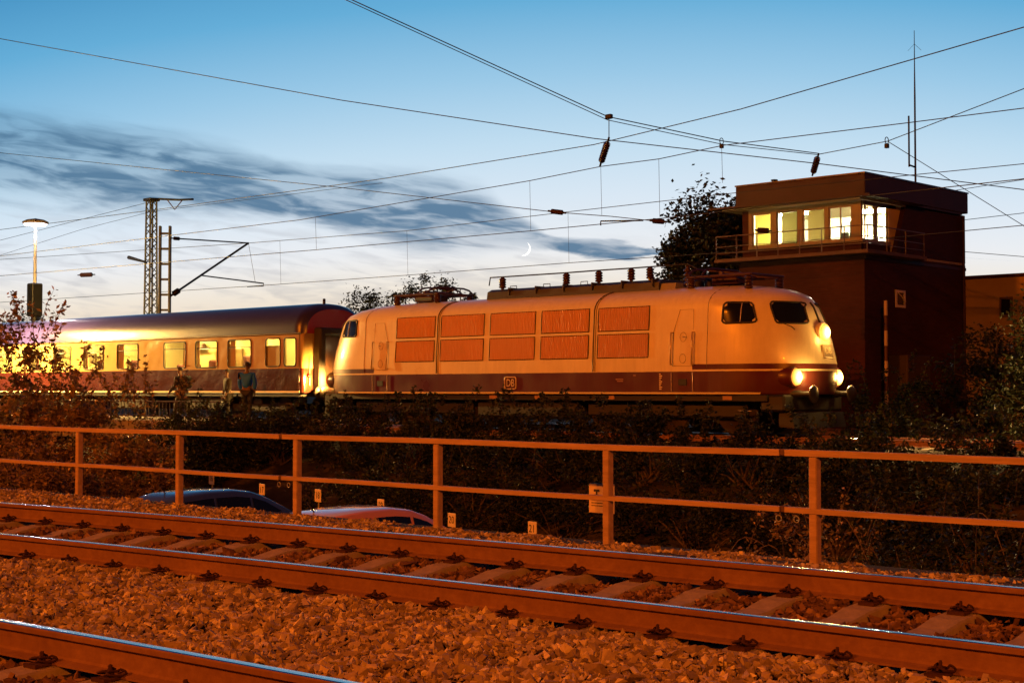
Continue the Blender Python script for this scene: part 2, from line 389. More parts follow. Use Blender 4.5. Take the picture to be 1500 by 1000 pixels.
CLM = clip_mesh().mesh('fastening'); CLM.materials.append(mat('clip_rust', (.06, .028, .02), .7, spec=.08, var=.35, scale=30, metal=.2))
def make_track(name, label, cen, x0, x1, zn, zf, sx0, sx1, step=.6, sl=True, only=None):
    t = thing(name, label, 'track', (0, 0, 0))
    X = np.arange(x0, x1 + .01, .6)
    if only != 'far': rail([(x, cen(x) - .75, zn) for x in X], t)
    if only != 'near': rail([(x, cen(x) + .75, zf) for x in X], t)
    cant = math.atan2(zf - zn, 1.5)
    if sl:
        for x in np.arange(sx0, sx1, step):
            d = math.atan2(cen(x + .3) - cen(x - .3), .6)
            o = link('sleeper', SLM, t, (x, cen(x), (zn + zf) / 2 - .172)); o.rotation_euler = (cant, 0, d)
            for s in (-1, 1):
                for q in (-1, 1):
                    c = link('fastening', CLM, o, (0, s * .75 - .0, 0)); c.rotation_euler = (0, 0, 0 if q > 0 else math.pi); c.scale = (.8, .92, .75)
    return t
ZN, ZF = -.13, -.038
cmid = lambda x: y2(x) + .75
make_track('railway_track', 'canted rusty middle track with concrete sleepers, running in front of the railing', cmid, -70, 20, ZN, ZF, -24.1, -.5)
cnear = lambda x: y2(x) - 2.89 - .75 + .012 * (x + 8)
make_track('railway_track', 'nearest track, its polished rail crossing the bottom left corner', cnear, -70, 20, ZN - .085, ZN, -12.05, -1.5)
YT = 32.45
make_track('railway_track', 'track that the train stands on, partly hidden by weeds', lambda x: YT, -110, 40, 0, 0, -38, 10, sl=True, step=1.2)
make_track('railway_track', 'empty track behind the train beneath the second contact wire', lambda x: 38.9, -110, 40, 0, 0, 0, 0, sl=False)

# ------------------------------------------------------------------ ballast stones
def rocks(nvar=14):
    out = []
    for k in range(nvar):
        bm = bmesh.new(); n = rng.integers(7, 10)
        p = rng.uniform(-1, 1, size=(n, 3)); p /= np.maximum(np.abs(p).max(axis=1)[:, None], .8); p *= np.array([1, rng.uniform(.6, .95), rng.uniform(.4, .75)])
        for q in p: bm.verts.new(q)
        bmesh.ops.convex_hull(bm, input=bm.verts[:], use_existing_faces=False)
        for v in [v for v in bm.verts if not v.link_faces]: bm.verts.remove(v)
        bmesh.ops.triangulate(bm, faces=bm.faces[:]); bm.verts.index_update()
        out.append((np.array([v.co[:] for v in bm.verts]), np.array([[v.index for v in f.verts] for f in bm.faces]))); bm.free()
    return out
ROCK = rocks()
def rotmats(n):
    q = rng.normal(size=(n, 4)); q /= np.linalg.norm(q, axis=1)[:, None]; a, b, c, d = q.T
    return np.stack([np.stack([1 - 2 * (c * c + d * d), 2 * (b * c - a * d), 2 * (b * d + a * c)], -1), np.stack([2 * (b * c + a * d), 1 - 2 * (b * b + d * d), 2 * (c * d - a * b)], -1), np.stack([2 * (b * d - a * c), 2 * (c * d + a * b), 1 - 2 * (b * b + c * c)], -1)], 1)
def soup(name, V, Fc, tint, m, parent=None, nper=3, loc=None):
    me = bpy.data.meshes.new(name); me.vertices.add(len(V)); me.vertices.foreach_set('co', V.astype(np.float32).ravel())
    me.loops.add(Fc.size); me.loops.foreach_set('vertex_index', Fc.astype(np.int32).ravel())
    me.polygons.add(len(Fc)); me.polygons.foreach_set('loop_start', np.arange(0, Fc.size, nper, dtype=np.int32))
    me.polygons.foreach_set('use_smooth', np.zeros(len(Fc), dtype=bool)); me.update(calc_edges=True)
    at_ = me.attributes.new('tint', 'FLOAT', 'FACE'); at_.data.foreach_set('value', tint.astype(np.float32))
    me.materials.append(m); return link(name, me, parent, loc)
def stone_soup(name, P, size, m, flat=.35):
    n = len(P); Rm = rotmats(n); kind = rng.integers(0, len(ROCK), n); Vs = []; Fs = []; Ts = []; off = 0
    tnt = rng.random(n) ** 1.6
    for k, (rv, rf) in enumerate(ROCK):
        idx = np.where(kind == k)[0]
        if not len(idx): continue
        v = np.einsum('nij,kj->nki', Rm[idx], rv) * size[idx][:, None, None]; v[..., 2] *= (1 - flat * .5); v += P[idx][:, None, :]
        Vs.append(v.reshape(-1, 3)); f = rf[None] + (np.arange(len(idx)) * len(rv))[:, None, None] + off
        Fs.append(f.reshape(-1, 3)); Ts.append(np.repeat(tnt[idx], len(rf))); off += len(idx) * len(rv)
    return soup(name, np.concatenate(Vs), np.concatenate(Fs), np.concatenate(Ts), m)
def stonemat(a1=(.16, .115, .075), a2=(.33, .25, .17), a3=(.50, .40, .27), a4=(.72, .62, .45)):
    m = bpy.data.materials.new('ballast_stone'); m.use_nodes = True; t = m.node_tree; b = t.nodes['Principled BSDF']
    a = nd('ShaderNodeAttribute', t); a.attribute_name = 'tint'
    c = nd('ShaderNodeTexCoord', t); n = nd('ShaderNodeTexNoise', t); n.inputs['Scale'].default_value = 55; n.inputs['Detail'].default_value = 4; t.links.new(c.outputs['Object'], n.inputs[0])
    f = mth('ADD', mth('MULTIPLY', a.outputs['Fac'], .75, tree=t), mth('MULTIPLY', n.outputs[0], .35, tree=t), tree=t)
    t.links.new(ramp(f, [(.1, a1), (.45, a2), (.8, a3), (1, a4)], t), b.inputs['Base Color'])
    b.inputs['Roughness'].default_value = .85; b.inputs['Specular IOR Level'].default_value = .08
    bp = nd('ShaderNodeBump', t); bp.inputs['Strength'].default_value = .4; bp.inputs['Distance'].default_value = .006; t.links.new(n.outputs[0], bp.inputs['Height']); t.links.new(bp.outputs[0], b.inputs['Normal'])
    return m
STM = stonemat()
def scatter():
    N = 280000
    x = rng.uniform(-24, -.5, N); v = rng.uniform(-4.6, 6.4, N)      # v: distance behind the near rail of the middle track
    yb = np.array([y2(a) for a in np.linspace(-24, 0, 500)]); yr = np.interp(x, np.linspace(-24, 0, 500), yb); y = yr + v
    s = rng.uniform(.020, .042, N) * np.where(rng.random(N) < .2, .6, 1) * (1 + .5 * (rng.random(N) < .08))
    # stone bed height
    h = np.where(v < -.08, -.335 + .03 * np.clip((v + 2.9) * (-.1 - v), 0, 1), np.where(v < 1.62, -.345 + .0613 * v, -.275 - .06 * np.clip(v - 2.0, 0, 2.2)))
    h = np.where(y > 11.3, h - .06 * (y - 11.3), h)
    h = np.where(v < -2.95, -.345, h)
    h = h + .012 * np.sin(x * 5.3 + v * 3) + .015 * np.sin(x * 1.7 - v * 6)
    # thin out: nearer the camera needs the full number
    P = np.stack([x, y, h + rng.uniform(-.03, .022, N)], 1)
    px, py, z = pix(P)
    keep = (y < 12.05) & (z > 2) & (px > -260) & (px < 1760) & (py < 1180) & (py > 700)
    # keep the rails and the sleeper tops free
    for r_ in (0, 1.5, -2.89, -4.39): keep &= np.abs(v - r_) > .075
    sx = (x - (-24.1)) / .6; near_s = np.abs(sx - np.round(sx)) * .6 < .125
    keep &= ~(near_s & (v > .05) & (v < 1.62)) & ~(near_s & (v > 1.4) & (v < 1.72))
    keep &= ~(near_s & (v < .02) & (v > -.20))
    sx3 = (x - (-12.05)) / .6; near_3 = np.abs(sx3 - np.round(sx3)) * .6 < .125
    keep &= ~(near_3 & (v > -4.6) & (v < -2.7))
    far = z > 13; keep &= ~(far & (rng.random(N) < .35)); s = np.where(far, s * 1.15, s)
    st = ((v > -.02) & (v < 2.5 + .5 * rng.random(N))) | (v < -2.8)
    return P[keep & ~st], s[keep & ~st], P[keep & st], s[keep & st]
P_, s_, P2_, s2_ = scatter()
tag(stone_soup('ballast_stones', P_, s_, STM), 'pale crushed stone ballast heaped between the tracks', 'ballast', kind='stuff')
STM2 = stonemat((.075, .040, .026), (.15, .080, .050), (.23, .135, .085), (.34, .22, .14))  # these tints carry both rust stain and the weaker light between the rails
tag(stone_soup('stained_shaded_ballast_stones', P2_, s2_, STM2), 'rust-stained crushed stone between the rails, tinted darker for shade', 'ballast', kind='stuff')

# ------------------------------------------------------------------ railing
rpt = mat('railing_timber', (.40, .27, .19), .75, spec=.08, var=.22, scale=5, bump=.3, bscale=30, stretch=(.4, 3, 3))
ra = thing('railing', 'two-rail rusty guard railing along the far side of the middle track', 'railing', (0, 11.8, 0))
yr_ = lambda x: -.1 + .008 * (x + 20)
posts = [-24.5, -22.05, -19.6, -17.1, -14.62, -12.15, -9.7, -7.3, -4.85, -2.4, .05]
for x in posts:
    y = yr_(x)
    p = MB().bbox((x - .042, y - .042, -.55), (x + .042, y + .042, .542), .009).build('post', rpt, ra)
jn = [-24.6, -14.9, -7.62, .2]
for i in range(len(jn) - 1):
    a, b = jn[i] + .03, jn[i + 1] - .03
    for nm, z, h in (('top_rail', .545, .058), ('middle_rail', .035, .048)):
        o = MB(); n = 12
        dz = lambda x: .004 * math.sin(x * 1.3 + z * 9)
        rows = []
        for k in range(n + 1):
            x = a + (b - a) * k / n; yy = yr_(x) - (0 if z > .3 else .0)
            rows.append([(x, yy - .045, z + dz(x)), (x, yy + .045, z + dz(x)), (x, yy + .045, z + h + dz(x)), (x, yy - .045, z + h + dz(x))])
        if z < .3: rows = [[(p[0], p[1] - .0, p[2]) for p in r_] for r_ in rows]
        o.grid(rows, smooth=False, closed=True); o.add(rows[0], [(0, 1, 2, 3)]); o.add(rows[-1], [(3, 2, 1, 0)])
        q = o.build(nm, rpt, ra)
        if z < .3: q.location = (0, -.006, 0)
for x in jn[1:3]:
    for z in (.579, .059):
        y = yr_(x)
        MB().bbox((x - .035, y - .035, z - .028), (x + .035, y + .035, z + .03), .006).build('joint_sleeve', mat('joint_rust', (.10, .05, .035), .8, var=.3, scale=20), ra)
        if z < .3:
            for dx in (-.05, .14):
                m = MB(); a = [(x + dx + .03 * math.cos(k * math.pi / 4), y - .02, z - .085 + .03 * math.sin(k * math.pi / 4)) for k in range(9)]
                m.tube(a, .006, 5).build('cable_clip', galv, ra)
# notice board on its own post behind the railing
b0 = at(879, 730, 12.55)
nb = thing('notice_board', 'small pale notice board on a thin post behind the railing', 'sign', (b0.x, 12.55, -.46))
MB().bbox((.03, .012, 0), (.075, .05, .72), .006).build('post', galv, nb)
bd = MB().bbox((-.15, -.012, b0.z + .46 - .155), (.20, .008, b0.z + .46 + .165), .004).build('board', mat('board_pale', (.62, .50, .36), .6, var=.08, scale=6), nb)
ink = mat('ink', (.03, .03, .04), .7)
m = MB(); zc = b0.z + .46
m.box((-.075, -.016, zc + .075), (.0, -.0125, zc + .10)); m.box((-.047, -.016, zc + .04), (-.028, -.0125, zc + .075)); m.box((-.065, -.016, zc + .03), (-.01, -.0125, zc + .045)); m.build('pictogram', ink, nb)
for k in range(3): MB().box((-.11, -.016, zc - .02 - k * .03), (.15 - k * .03, -.0125, zc - .012 - k * .03)).build('text_line', ink, nb)

# ------------------------------------------------------------------ electric locomotive
LX, HL, NL, NE = -28.73, 9.12, 2.2, 2.1
_ZX = [1.0, 1.25, 1.6, 1.9, 2.4, 2.86, 3.2, 3.5, 3.66, 3.78, 3.86]; _XF = [-.12, -.02, 0, -.03, -.15, -.32, -.47, -.72, -1.1, -1.75, -2.6]
def xf(z): return float(np.interp(z, _ZX, _XF))
def Wd(z):
    if z < 2: return 1.54
    if z < 3.2: return 1.54 - .07 * (z - 2) / 1.2
    return 1.47 * max(0, 1 - ((z - 3.2) / .665) ** 2.2) ** (1 / 2.2)
def yo(lx, z):
    e = min(1, max(0, abs(lx) - (HL + xf(z) - NL)) / NL)
    return Wd(z) * max(0, 1 - e ** NE) ** (1 / NE)
def sn(lx, z, side=-1):          # outward normal of the shell on one side
    e = .004; dx = (yo(lx + e, z) - yo(lx - e, z)) / (2 * e); dz = (yo(lx, z + e) - yo(lx, z - e)) / (2 * e)
    return Vector((-dx, side, -dz)).normalized()
def SP(lx, z, off=0., side=-1): return Vector((lx, side * yo(lx, z), z)) + sn(lx, z, side) * off
loco = thing('electric_locomotive', 'cream and wine red streamlined electric locomotive with three bright headlights', 'locomotive', (LX, YT, 0))
ZL = [1.04, 1.092, 1.25, 1.42, 1.62, 1.665, 1.80, 2.0, 2.2, 2.4, 2.6, 2.8, 3.0, 3.2, 3.3, 3.4, 3.5, 3.58, 3.66, 3.72, 3.77, 3.81, 3.84, 3.858, 3.8645]
def ring(z):
    xs_ = HL + xf(z) - NL; hp = []
    for k in range(19):
        ph = math.pi / 2 * k / 18
        hp.append((xs_ + NL * max(0, math.cos(ph)) ** (2 / NE), Wd(z) * math.sin(ph) ** (2 / NE)))
    q = hp + [(x, Wd(z)) for x in np.linspace(xs_, 0, 9)[1:]]
    half = q + [(-x, y) for x, y in reversed(q) if x > 1e-6]
    out = [(x, -y, z) for x, y in half]; out += [(x, y, z) for x, y in reversed(half)][1:-1]
    return out
rings = [ring(z) for z in ZL]; n0 = len(rings[0]); mb = MB(); mb.add([p for r_ in rings for p in r_], [])
for i in range(len(ZL) - 1):
    zm = (ZL[i] + ZL[i + 1]) / 2
    for j in range(n0):
        k = (j + 1) % n0; xm = (rings[i][j][0] + rings[i][k][0]) / 2
        mi = 2 if zm < 1.092 and abs(xm) < 8.0 else 1 if zm < 1.62 or (1.665 < zm < 1.80 and abs(xm) > 6.4) else 0
        mb.f.append((i * n0 + j, i * n0 + k, (i + 1) * n0 + k, (i + 1) * n0 + j)); mb.m.append(mi); mb.sm.append(True)
o = len(mb.v) - n0; mb.f.append(tuple(range(o, o + n0))); mb.m.append(0); mb.sm.append(True)
mb.f.append(tuple(range(n0))[::-1]); mb.m.append(1); mb.sm.append(False)
mb.build('body_shell', [cream, wred, stripe], loco)
def patch(name, corners, m, parent, off=.012, nu=8, nv=4, side=-1, rnd=0., smooth=True):
    # corners: (lx,z) bl, br, tr, tl on the shell
    bl, br, tr, tl = corners; rows = []
    for j in range(nv + 1):
        v = j / nv; r_ = []
        for i in range(nu + 1):
            u = i / nu; a = [bl[q] * (1 - u) * (1 - v) + br[q] * u * (1 - v) + tr[q] * u * v + tl[q] * (1 - u) * v for q in (0, 1)]
            if rnd:
                cxm = (bl[0] + br[0] + tr[0] + tl[0]) / 4; czm = (bl[1] + tl[1] + br[1] + tr[1]) / 4
                e = (abs(2 * u - 1) ** 6 + 0) * (abs(2 * v - 1) ** 6) * rnd; a[0] += (cxm - a[0]) * e; a[1] += (czm - a[1]) * e
            r_.append(SP(a[0], a[1], off, side))
        rows.append(r_)
    mm = MB().grid(rows, smooth=smooth)
    # rim back to the shell so that the patch has thickness
    edge = rows[0] + [r_[-1] for r_ in rows[1:]] + rows[-1][::-1][1:] + [r_[0] for r_ in rows[::-1][1:-1]]
    c = sum(edge, Vector()) / len(edge)
    inn = [p - sn(min(max(p.x, -HL + .5), HL - .5), min(p.z, 3.8), side) * (off + .004) for p in edge]
    n = len(edge); mm.add(edge + inn, [(i, (i + 1) % n, n + (i + 1) % n, n + i) for i in range(n)])
    return mm.build(name, m, parent)
def frame(name, corners, m, parent, wdt=.05, off=.02, side=-1, n=6, rnd=0.):     # rubber or metal band round a patch
    bl, br, tr, tl = corners; pts = []
    for a, b in ((bl, br), (br, tr), (tr, tl), (tl, bl)):
        for k in range(n): pts.append((a[0] + (b[0] - a[0]) * k / n, a[1] + (b[1] - a[1]) * k / n))
    if rnd:
        for k in (0, n, 2 * n, 3 * n):
            p, q = pts[k - 1], pts[(k + 1) % len(pts)]; c = pts[k]; pts[k] = (c[0] * (1 - rnd) + (p[0] + q[0]) / 2 * rnd, c[1] * (1 - rnd) + (p[1] + q[1]) / 2 * rnd)
    P3 = [SP(x, z, off * .5, side) for x, z in pts]
    return MB().tube(P3 + [P3[0], P3[1]], wdt / 2, 6, cap=False).build(name, m, parent)
gx = [(-33.79, -32.11), (-31.85, -30.08), (-29.83, -28.09), (-27.86, -26.13), (-25.81, -24.09)]
for side in (-1, 1):
    for a, b in gx:
        a -= LX; b -= LX
        for z0, z1 in ((2.0, 2.62), (2.715, 3.33)):
            rows = []; nn = 26; dl = .06 if z0 > 2.5 else .02
            nz = 4
            for j in range(nz + 1):
                z = z0 + (z1 - z0) * j / nz; r_ = []
                for i in range(nn * 3 + 1):
                    x = a + .02 + (b - a - .04) * i / (nn * 3); r_.append(SP(x, z, .004 + (.022 if i % 3 == 1 else 0 if i % 3 else .006), side))
                rows.append(r_)
            g = MB().grid(rows, smooth=False).build('ventilation_grille', grilm, loco)
            frame('grille_frame', [(a, z0), (b, z0), (b, z1), (a, z1)], blk, g, .028, .016, side)
    for x in (-32.0 - LX, -25.96 - LX):          # body joints running up over the roof shoulder
        MB().tube([SP(x, z, .004, side) for z in np.linspace(1.64, 3.8, 22)], .022, 5).build('body_joint', mat('joint_dark', (.10, .085, .06), .6), loco)
        MB().tube([SP(x + .07, z, .004, side) for z in np.linspace(1.64, 3.8, 22)], .012, 5).build('body_joint', MATS['joint_dark'], loco)
    for s in (-1, 1):
        MB().tube([SP(s * 6.5, z, .001, side) for z in np.linspace(1.66, 3.8, 22)], .008, 5).build('cab_seam', MATS['joint_dark'], loco)
        xd0, xd1 = (5.41, 6.08)
        dr = thing_door = MB().tube([SP(s * xd0 + s * a, z, .001, side) for a, z in ((.02, 1.76), (.65, 1.76), (.65, 3.2), (.22, 3.2), (.02, 2.6), (.02, 1.76))], .006, 5).build('door', MATS['joint_dark'], loco)
        dk = MB().tube([SP(s * 5.75 + .10 * math.cos(a), 2.5 + .12 * math.sin(a), .003, side) for a in np.linspace(0, 6.28, 13)], .005, 4).build('lock_plate', MATS['joint_dark'], dr)
        MB().tube([SP(s * 5.75 + .10 * math.cos(a), 1.95 + .12 * math.sin(a), .003, side) for a in np.linspace(0, 6.28, 13)], .005, 4).build('lock_plate', MATS['joint_dark'], dr)
        MB().tube([SP(s * 5.75, 2.5, .02, side), SP(s * 5.83, 2.5, .03, side)], .012, 5).build('door_handle', steel, dr)
        for xh in (xd0, xd1):
            p = [SP(s * xh, 1.80, .0, side), SP(s * xh, 1.80, .07, side), SP(s * xh, 2.62, .07, side), SP(s * xh, 2.62, 0, side)]
            MB().tube(p, .022, 6).build('handrail', mat('brass_rail', (.62, .50, .30), .3, metal=.6), loco)
            MB().tube([SP(s * xh, 1.12, .03, side), SP(s * xh, 1.60, .03, side)], .012, 5).build('step_rail', MATS['brass_rail'], loco)
        MB().box((s * 5.75 - .13, side * 1.545, 1.27), (s * 5.75 + .13, side * 1.56, 1.43)).build('step_recess', blk, loco)
        # cab side window
        c = [(s * 6.93, 2.815), (s * 7.83, 2.82), (s * 7.66, 3.315), (s * 6.95, 3.335)]
        wn = patch('cab_window', c, darkglass, loco, .006, 10, 4, side, .25)
        frame('window_frame', c, rubber, wn, .055, .012, side, 8, .6)
        MB().tube([SP(s * 7.42, z, .016, side) for z in np.linspace(2.83, 3.31, 5)], .014, 5).build('window_bar', steel, wn)
        if s > 0 and side < 0: MB().box((7.44, -1.30, 2.93), (7.56, -1.275, 2.965)).build('red_reflection', emis('reflection_red', (1, .06, .01), 1.6), wn)  # glowing patch that paints a red tail light's reflection in the glass
        # wrap-around windscreen, one half per side
        c = [(s * 8.24, 2.80), (s * 8.765, 2.79), (s * 8.555, 3.315), (s * 8.02, 3.335)]
        ws = patch('windscreen', c, darkglass, loco, .008, 12, 5, side, .2)
        frame('windscreen_seal', c, rubber, ws, .05, .014, side, 10, .6)
        MB().tube([SP(s * 8.33, 2.80, .03, side), SP(s * 8.52, 2.70, .045, side), SP(s * 8.60, 2.62, .03, side)], .010, 5).build('wiper', blk, ws)
    # side emblem: rounded frame with two letters
    def emblem(px, z, w_, side):
        e = MB(); h = w_ * .76 / 2; hw = w_ / 2
        pts = []
        for cx_, cz_, a0 in ((hw - .06, h - .06, 0), (-hw + .06, h - .06, 90), (-hw + .06, -h + .06, 180), (hw - .06, -h + .06, 270)):
            for k in range(5): a = R(a0 + 22.5 * k); pts.append((px + cx_ + .06 * math.cos(a), side * 1.552, z + cz_ + .06 * math.sin(a)))
        e.tube(pts + pts[:2], .017, 5, cap=False)
        b = e.build('emblem_frame', mat('emblem_pale', (.70, .60, .40), .4), loco)
        tx = text('emblem_letters', 'DB', .30, MATS['emblem_pale'], b, (px, side * 1.556, z - .005), (math.pi / 2, 0, 0 if side < 0 else math.pi))
        tx.scale = (.82, 1, 1)
    emblem(-28.99 - LX, 1.345, .44, side)
    # lettering rows on the red band near the front door, and plates on the sole bar
    for k in range(9): MB().box((5.0, side * 1.541 - .004, 1.16 + k * .048), (5.0 + .07 * (1 + .4 * math.sin(k * 2.1)), side * 1.541 + .004, 1.19 + k * .048)).build('lettering', MATS['emblem_pale'], loco)
    for dx, dz, ww in ((3.55, 1.42, .26), (3.6, 1.37, .2), (4.15, 1.52, .08)): MB().box((dx, side * 1.541 - .003, dz), (dx + ww, side * 1.541 + .003, dz + .022)).build('lettering', mat('lettering_dull', (.35, .2, .13), .5), loco)
def lensmat(name, k):            # lens with glare put into its colour: white-hot middle, amber rim as bloom
    if name in MATS: return MATS[name]
    m = bpy.data.materials.new(name); m.use_nodes = True; t = m.node_tree; b = t.nodes['Principled BSDF']
    c = nd('ShaderNodeTexCoord', t); sp = nd('ShaderNodeSeparateXYZ', t); t.links.new(c.outputs['Object'], sp.inputs[0])
    r2 = mth('SQRT', mth('ADD', mth('MULTIPLY', sp.outputs[1], sp.outputs[1], tree=t), mth('MULTIPLY', sp.outputs[2], sp.outputs[2], tree=t), tree=t), tree=t)
    f = mth('DIVIDE', r2, .215, tree=t, clamp=True)
    t.links.new(ramp(f, [(0, (1, .78, .38)), (.5, (1, .62, .16)), (1, (1, .36, .02))], t), b.inputs['Emission Color'])
    t.links.new(mth('MULTIPLY', ramp(f, [(0, 1.), (.22, .35), (.4, .05), (.62, .016), (1, .008)], t), k, tree=t), b.inputs['Emission Strength']); MATS[name] = m; return m
# centre pillar of the windscreen
for s in (-1, 1):
    MB().tube([(s * (HL + xf(z) + .012), 0, z) for z in np.linspace(2.78, 3.33, 6)], .028, 6).build('screen_pillar', rubber, loco)
    for y_, z_, r_, pw in ((-.95, 1.468, .215, 1), (.95, 1.468, .215, 1), (0, 2.575, .21, 1)):
        e = (1 - (abs(y_) / Wd(z_)) ** NE) ** (1 / NE); x = s * (HL + xf(z_) - NL + NL * e)
        hd = MB().lathe([(r_ + .045, -.30), (r_ + .045, .035), (r_ + .02, .06), (r_, .06), (r_ - .01, .02)], axis='x', n=20).build('headlight', cream if z_ > 2 else wred, loco, (x, y_, z_))
        if s < 0: hd.rotation_euler = (0, 0, math.pi)
        lm = lensmat('headlight_lens', 150) if s > 0 else lensmat('rear_lens', 60)
        MB().lathe([(r_ - .004, .05), (r_ - .02, .105), (r_ * .6, .15), (r_ * .3, .166), (.001, .172)], axis='x', n=24).build('lens', lm, hd)
        if s > 0: lamp('headlight_beam', 'SPOT', (1, .58, .16), 1500, hd, (.24, 0, 0), (1, -.1, -.06), R(120), .8, .1)
        elif z_ < 2: lamp('rear_beam', 'SPOT', (1, .46, .08), 2400, hd, (.22, 0, 0), (1, 0, -.05), R(125), .9, .06)
        if s > 0: lamp('headlight_spill', 'POINT', (1, .50, .10), 40, hd, (.42, 0, 0), rad=.12)  # extra point light ahead of the lens, added to brighten the nose
    # nose emblem plate
    x = HL + xf(2.11); q = MB().bbox((-.015, -.22, -.17), (.02, .22, .17), .015).build('nose_emblem', mat('plate_grey', (.42, .34, .22), .4, metal=.3), loco, (s * (x + .0), 0, 2.11))
    q.rotation_euler = (0, -.18 if s > 0 else .18, 0 if s > 0 else 0)
    text('emblem_letters', 'DB', .24, MATS['emblem_pale'], q, (s * .028, 0, 0), (math.pi / 2, 0, s * math.pi / 2))
    # buffers, hook and snow guard
    for y_ in (-.875, .875):
        b = MB().lathe([(.10, -.55), (.10, -.05), (.075, 0), (.075, .32)], axis='x', n=14).build('buffer', blk, loco, (s * 8.85, y_, 1.05))
        MB().lathe([(.075, .3), (.21, .32), (.22, .345), (.18, .37), (.001, .385)], axis='x', n=20).build('buffer_plate', mat('buffer_dark', (.05, .04, .035), .35, metal=.5), b)
        if s < 0: b.rotation_euler = (0, 0, math.pi)
    MB().bbox((s * 8.3 - .35, -1.35, .62), (s * 8.3 + .35, 1.35, 1.035), .05).build('buffer_beam', blk, loco)
    MB().prism([(s * 8.4, .25), (s * 8.85, .22), (s * 8.75, .6), (s * 8.4, .6)], -1.2, 1.2, axis='y').build('rail_guard', blk, loco)
    for dz in (.36, .62):
        MB().bbox((s * 7.6 - .2, -1.5, dz), (s * 7.6 + .2, -1.25, dz + .03), .005).build('step', steel, loco)
MB().bbox((-8.2, -1.42, .86), (8.2, 1.42, 1.036), .02).build('sole_bar', blk, loco)
for x, ww in ((.55, .35), (3.2, .22), (-1.2, .3), (6.9, .28)):
    MB().bbox((x, -1.432, .90), (x + ww, -1.422, 1.0), .002).build('data_plate', MATS['lettering_dull'], loco)
for s in (-1, 1):
    bg_ = MB().bbox((s * 4.8 - 2.6, -1.1, .45), (s * 4.8 + 2.6, -.95, .85), .04).bbox((s * 4.8 - 2.6, .95, .45), (s * 4.8 + 2.6, 1.1, .85), .04).bbox((s * 4.8 - .4, -1, .5), (s * 4.8 + .4, 1, .8), .04).build('bogie', blk, loco)
    for dx in (-2.1, 0, 2.1):
        for y_ in (-1, 1):
            MB().lathe([(.625, -.07), (.625, .05), (.60, .07), (.2, .07), (.2, .14), (.001, .15)] if y_ > 0 else [(.001, -.15), (.2, -.14), (.2, -.07), (.60, -.07), (.625, -.05), (.625, .07)], axis='y', n=24).build('wheel', mat('wheel_steel', (.06, .045, .035), .6, metal=.4), bg_, (s * 4.8 + dx, y_ * .75, .632))
MB().bbox((-1.9, -1.25, .35), (1.9, 1.25, .85), .08).build('transformer_tank', blk, loco)
# roof: dark hoods, insulators carrying the bus bar, pantographs
def zr(lx, y):                    # roof height
    lo, hi = 3.2, 3.864
    for _ in range(30):
        m_ = (lo + hi) / 2
        if yo(lx, m_) > abs(y): lo = m_
        else: hi = m_
    return lo
hood = [(-.75, 3.60), (-.68, 4.02), (-.5, 4.10), (.5, 4.10), (.68, 4.02), (.75, 3.60)]
h0, h1 = -2.0, 4.35
m = MB(); m.prism(hood, h0, h1, axis='x'); hb = m.build('roof_hood', mat('hood_blue_grey', (.03, .035, .055), .45, var=.2, scale=2), loco)
for a in np.arange(h0 + .9, h1, 1.05): MB().box((a, -.76, 3.9), (a + .03, .76, 4.116)).build('hood_rib', dgrey, hb)
MB().prism([(-.72, 3.6), (-.6, 3.98), (.6, 3.98), (.72, 3.6)], h1 + .003, h1 + .5, axis='x').build('hood_end', mat('hood_end', (.25, .25, .24), .4), hb)
def insulator(x, y, z, h, parent):
    p = [(.05, 0), (.05, h * .08)]
    for k in range(4):
        b = h * (.12 + .2 * k); p += [(.045, b), (.105, b + .02), (.11, b + .05), (.045, b + .11)]
    p += [(.06, h * .95), (.06, h)]
    return MB().lathe(p, n=10).build('insulator', insul, parent, (x, y, z))
busx = [-1.75, .75, 1.95, 3.1, 3.75, 5.0]
for x in busx:
    insulator(x, -.3, 4.1 if h0 < x < h1 else zr(x, .3) - .02, .36 if h0 < x < h1 else .6, loco)
MB().tube([(-2.3, -.3, 4.25), (-2.25, -.3, 4.49), (-1.75, -.3, 4.485), (.75, -.3, 4.475), (1.95, -.3, 4.48), (3.1, -.3, 4.475), (5.0, -.3, 4.48), (5.4, -.3, 4.3)], .022, 6).build('bus_bar', mastm, loco)
for x in (-1.2, .1, 1.5): MB().tube([(x, -.55, 4.08), (x, -.55, 4.17), (x + .25, -.55, 4.17), (x + .25, -.55, 4.08)], .012, 5).build('lifting_eye', mastm, loco)
